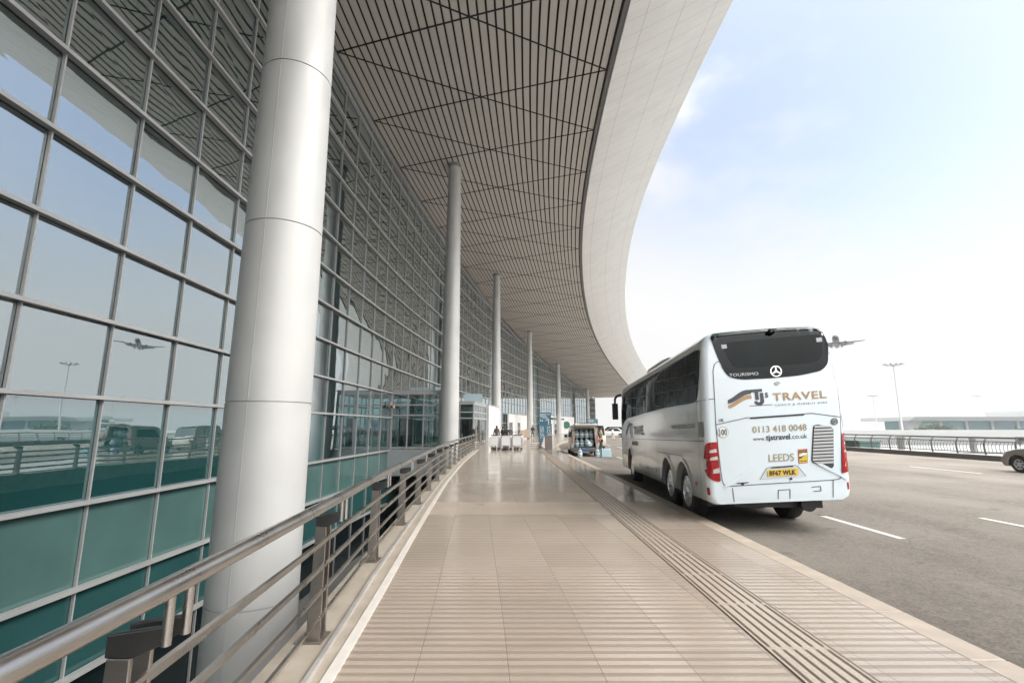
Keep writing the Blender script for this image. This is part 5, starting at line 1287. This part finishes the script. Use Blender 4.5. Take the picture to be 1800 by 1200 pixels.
# ------------------------------------------------------------------ people
def skin(joints, edges, name, m, parent, sub=2, smooth=True):
    ks = list(joints); idx = {k: i for i, k in enumerate(ks)}
    me = bpy.data.meshes.new(name); me.from_pydata([joints[k][:3] for k in ks], [(idx[a], idx[b]) for a, b in edges], [])
    o = bpy.data.objects.new(name, me); col.objects.link(o)
    md = o.modifiers.new('skin', 'SKIN'); md.use_smooth_shade = True
    for k, d in zip(ks, me.skin_vertices[0].data):
        r = joints[k][3]; d.radius = (r if isinstance(r, tuple) else (r, r)); d.use_root = (k == ks[0])
    s = o.modifiers.new('sub', 'SUBSURF'); s.levels = sub; s.render_levels = sub
    apply_mods(o); o.data.materials.clear(); o.data.materials.append(m); o.parent = parent; o.data.shade_smooth(); return o
M_skin = mat('skin', (0.50, 0.32, 0.23), 0.55); M_hair = mat('dark_hair', (0.018, 0.015, 0.013), 0.5); M_hairb = mat('brown_hair', (0.07, 0.045, 0.032), 0.5)
def person(label, loc, rz, h=1.72, coat=(.02, .02, .022), legs=(.02, .02, .025), hair=None, long_hair=False, stride=0.12, arm='down', open_coat=None, bag=False):
    t = thing('person', label, 'person', loc, rz); k = h/1.72
    def S(d): return {n: (v[0]*k, v[1]*k, v[2]*k, v[3]*k if not isinstance(v[3], tuple) else (v[3][0]*k, v[3][1]*k)) for n, v in d.items()}
    # facing -Y
    J = {'pelvis': (0, 0, .93, .135), 'waist': (0, .0, 1.08, .125), 'chest': (0, .0, 1.30, .145), 'neckb': (0, .01, 1.44, .075), 'neck': (0, 0, 1.50, .055), 'head': (0, -.015, 1.60, .085), 'crown': (0, -.005, 1.675, .075)}
    E_ = [('pelvis', 'waist'), ('waist', 'chest'), ('chest', 'neckb'), ('neckb', 'neck'), ('neck', 'head'), ('head', 'crown')]
    hands = {}
    for s, n in ((-1, 'l'), (1, 'r')):
        d = stride*s
        J.update({'hip'+n: (s*.09, 0, .88, .09), 'knee'+n: (s*.10, -d*.55-.02, .48, .062), 'ank'+n: (s*.10, -d, .09, .042), 'toe'+n: (s*.115, -d-.15, .035, .035)})
        E_ += [('pelvis', 'hip'+n), ('hip'+n, 'knee'+n), ('knee'+n, 'ank'+n), ('ank'+n, 'toe'+n)]
        if arm == 'forward' : el, wr = (s*.25, -.10, 1.13), (s*.18, -.34, 1.10)
        elif arm == 'fold': el, wr = (s*.25, -.08, 1.12), (s*.05, -.20, 1.15)
        else: el, wr = (s*.25, d*.5, 1.14), (s*.27, d*1.0-.04, .90)
        J.update({'sh'+n: (s*.175, 0, 1.385, .066), 'el'+n: (*el, .045), 'wr'+n: (*wr, .028)})
        E_ += [('chest', 'sh'+n), ('sh'+n, 'el'+n), ('el'+n, 'wr'+n)]
        dv = (Vector(wr)-Vector(el)).normalized(); sd = dv.cross(Vector((s, 0, 0.001))).normalized()
        J['pa'+n] = (*(Vector(wr)+dv*.06), .03); E_.append(('wr'+n, 'pa'+n))
        for f, (o_, l_) in enumerate(((-.028, .075), (-.010, .088), (.010, .082), (.027, .066))):
            a = Vector(wr)+dv*.085+sd*o_; b = a+dv*l_*.5; c_ = b+dv*l_*.42+Vector((-s*.018, 0, 0))
            for q, p_, r in (('a', a, .010), ('b', b, .009), ('c', c_, .008)): J[f'f{f}{q}{n}'] = (*p_, r)
            E_ += [('pa'+n, f'f{f}a{n}'), (f'f{f}a{n}', f'f{f}b{n}'), (f'f{f}b{n}', f'f{f}c{n}')]
        a = Vector(wr)+dv*.035-sd*.035; b = a+dv*.04-sd*.012; J['ta'+n] = (*a, .011); J['tb'+n] = (*b, .009); E_ += [('wr'+n, 'ta'+n), ('ta'+n, 'tb'+n)]
    body = skin(S(J), E_, 'body', M_skin, t, 1)
    cm = mat('cloth_%d_%d_%d' % tuple(int(c*1000) for c in coat), coat, 0.85, var=0.15, vscale=8); lm = mat('cloth_%d_%d_%d' % tuple(int(c*1000) for c in legs), legs, 0.85, var=0.15, vscale=8)
    C_ = {'chest': (*J['chest'][:3], (.175, .135)), 'waist': (*J['waist'][:3], (.155, .130)), 'hem': (0, 0, .80, (.175, .150)), 'col': (0, .01, 1.46, .085)}
    CE = [('chest', 'waist'), ('waist', 'hem'), ('chest', 'col')]
    for n in 'lr':
        C_['sh'+n] = (*J['sh'+n][:3], .085); C_['el'+n] = (*J['el'+n][:3], .062); C_['wr'+n] = (*J['wr'+n][:3], .048); CE += [('chest', 'sh'+n), ('sh'+n, 'el'+n), ('el'+n, 'wr'+n)]
    skin(S(C_), CE, 'coat', cm, t, 1)
    T_ = {'pelvis': (0, 0, .90, .155)}; TE = []
    for s, n in ((-1, 'l'), (1, 'r')):
        T_['hip'+n] = (s*.09, 0, .80, .105); T_['knee'+n] = (*J['knee'+n][:3], .078); T_['ank'+n] = (*J['ank'+n][:3], .060); TE += [('pelvis', 'hip'+n), ('hip'+n, 'knee'+n), ('knee'+n, 'ank'+n)]
    skin(S(T_), TE, 'trousers', lm, t, 1)
    for s, n in ((-1, 'l'), (1, 'r')):
        a = J['ank'+n]; m = MB(); m.loft([[(a[0]+x*w, a[1]+y, z) for x, z in ((-1, 0), (1, 0), (.8, hh), (-.8, hh))] for y, w, hh in ((.06, .035, .08), (.02, .045, .10), (-.10, .05, .07), (-.19, .04, .045), (-.215, .022, .03))]); m.v = [(v[0]*k, v[1]*k, v[2]*k) for v in m.v]; m.build('shoe', M_black, t, smooth=60)
    hm = hair or M_hair
    m = MB(); hh = []
    for i in range(7):
        th = i/6*R_(112); z = math.cos(th); r = math.sin(th)
        hh.append([((0.098*r)*math.cos(a), 0.012 + 0.112*r*math.sin(a) + (0.02*z), 1.622 + 0.12*z + (0.05*(1-math.sin(a))/2*(i/6)**2)) for a in [2*math.pi*j/18 for j in range(18)]])
    m.loft(hh, cap=False)
    if long_hair: m.loft([[(x*w, y, z) for x, y in ((-1, .03), (-.8, .10), (0, .13), (.8, .10), (1, .03), (0, .04))] for z, w in ((1.62, .09), (1.5, .10), (1.38, .12), (1.26, .11), (1.2, .06))])
    m.v = [(v[0]*k, v[1]*k, v[2]*k) for v in m.v]; m.build('hair', hm, t, smooth=70)
    m = MB()
    for s in (-1, 1): m.lathe([(.004, -.004), (.011, 0), (.004, .004)], (s*.033*k, -.098*k, 1.625*k), 8, axis='Y')
    m.build('eye', M_black, t)
    m = MB(); m.loft([[(-.012*k, -.095*k, 1.565*k), (.012*k, -.095*k, 1.565*k), (0, -.10*k, 1.615*k)], [(-.006*k, -.118*k, 1.572*k), (.006*k, -.118*k, 1.572*k), (0, -.105*k, 1.60*k)]]); m.build('nose', M_skin, t)
    m = MB(); m.box((0, -.093*k, 1.54*k), (.045*k, .012*k, .010*k)); m.build('mouth', mat('lips', (0.30, 0.12, 0.10), 0.5), t)
    m = MB()
    for s in (-1, 1): m.lathe([(.012*k, 0), (.024*k, .006*k), (.010*k, .014*k)], (s*.088*k, .005*k, 1.60*k), 10, axis='X')
    m.build('ear', M_skin, t)
    if bag: m = MB(); m.loft([[(x*w*k, (.16+y)*k, z*k) for x, y in ((-1, -.03), (1, -.03), (.85, .10), (-.85, .10))] for z, w in ((.98, .13), (1.02, .16), (1.32, .16), (1.40, .11))]); m.build('backpack', M_black, t, bevel=0.02)
    return t
person('man in a dark suit walking on the pavement left of the totem', (2.95, 70, 0), R_(8), 1.82, (.016, .016, .02), (.014, .014, .018), stride=.20)
person('dark haired person in a black coat behind the railing left of the trolleys', (-3.45, 42.5, 0), R_(150), 1.70, (.02, .02, .02), (.03, .03, .035), long_hair=True, stride=.06)
person('brown haired woman in a brown coat behind the left trolleys', (-1.35, 43.2, 0), R_(200), 1.72, (.10, .075, .06), (.03, .03, .035), hair=M_hairb, long_hair=True, stride=.05)
person('person in a black padded jacket behind the middle trolleys', (-0.78, 43.0, 0), R_(160), 1.60, (.012, .012, .013), (.02, .02, .025), arm='fold', stride=.05)
person('dark haired person leaning close behind the black padded jacket', (-0.45, 44.2, 0), R_(190), 1.62, (.025, .022, .022), (.02, .02, .025), stride=.04)
person('man in a dark brown jacket standing right of the open van', (6.05, 35.2, ROADZ), R_(-60), 1.72, (.045, .034, .026), (.025, .023, .022), arm='down', stride=.10)
person('man in a khaki jacket partly behind the brown jacketed man', (6.45, 35.7, ROADZ), R_(-110), 1.70, (.24, .20, .13), (.04, .038, .03), arm='forward', stride=.05)
person('distant pedestrian in white crossing the far road', (13.6, 66.5, ROADZ), R_(60), 1.60, (.65, .65, .63), (.6, .58, .55), stride=.16)
for (s, o, rz, lab, st) in ((15.0, -2.0, 40, 'dark clothed traveller seen through the glass right of the near column', .12), (22.6, -1.6, 100, 'dark clothed traveller inside the glass before the vestibule', .08), (24.3, -2.4, 70, 'dark clothed traveller with backpack inside the glass vestibule doorway', .10), (29.0, 2.0, 170, 'dark figure standing by the barrier left of the second column', .05)):
    x, y = fac(s, o); person(lab, (x, y, 0), R_(rz), 1.74, (.016, .018, .02), (.016, .016, .02), stride=st, bag='backpack' in lab)

# ------------------------------------------------------------------ haze: still air between here and the far side
m = MB(); m.box((200, 165, 58), (640, 640, 131)); hzo = m.build('haze', None)
hm = bpy.data.materials.new('haze_air'); hm.use_nodes = True; nt = hm.node_tree; nt.nodes.clear()
ou = N(nt, 'ShaderNodeOutputMaterial'); vo = N(nt, 'ShaderNodeVolumePrincipled')
vo.inputs['Color'].default_value = (0.90, 0.95, 1.0, 1); vo.inputs['Density'].default_value = 0.00028; vo.inputs['Anisotropy'].default_value = 0.25
nt.links.new(vo.outputs[0], ou.inputs['Volume']); hzo.data.materials.clear(); hzo.data.materials.append(hm); tag(hzo, kind='stuff')
cy.volume_bounces = 1; cy.volume_max_steps = 64
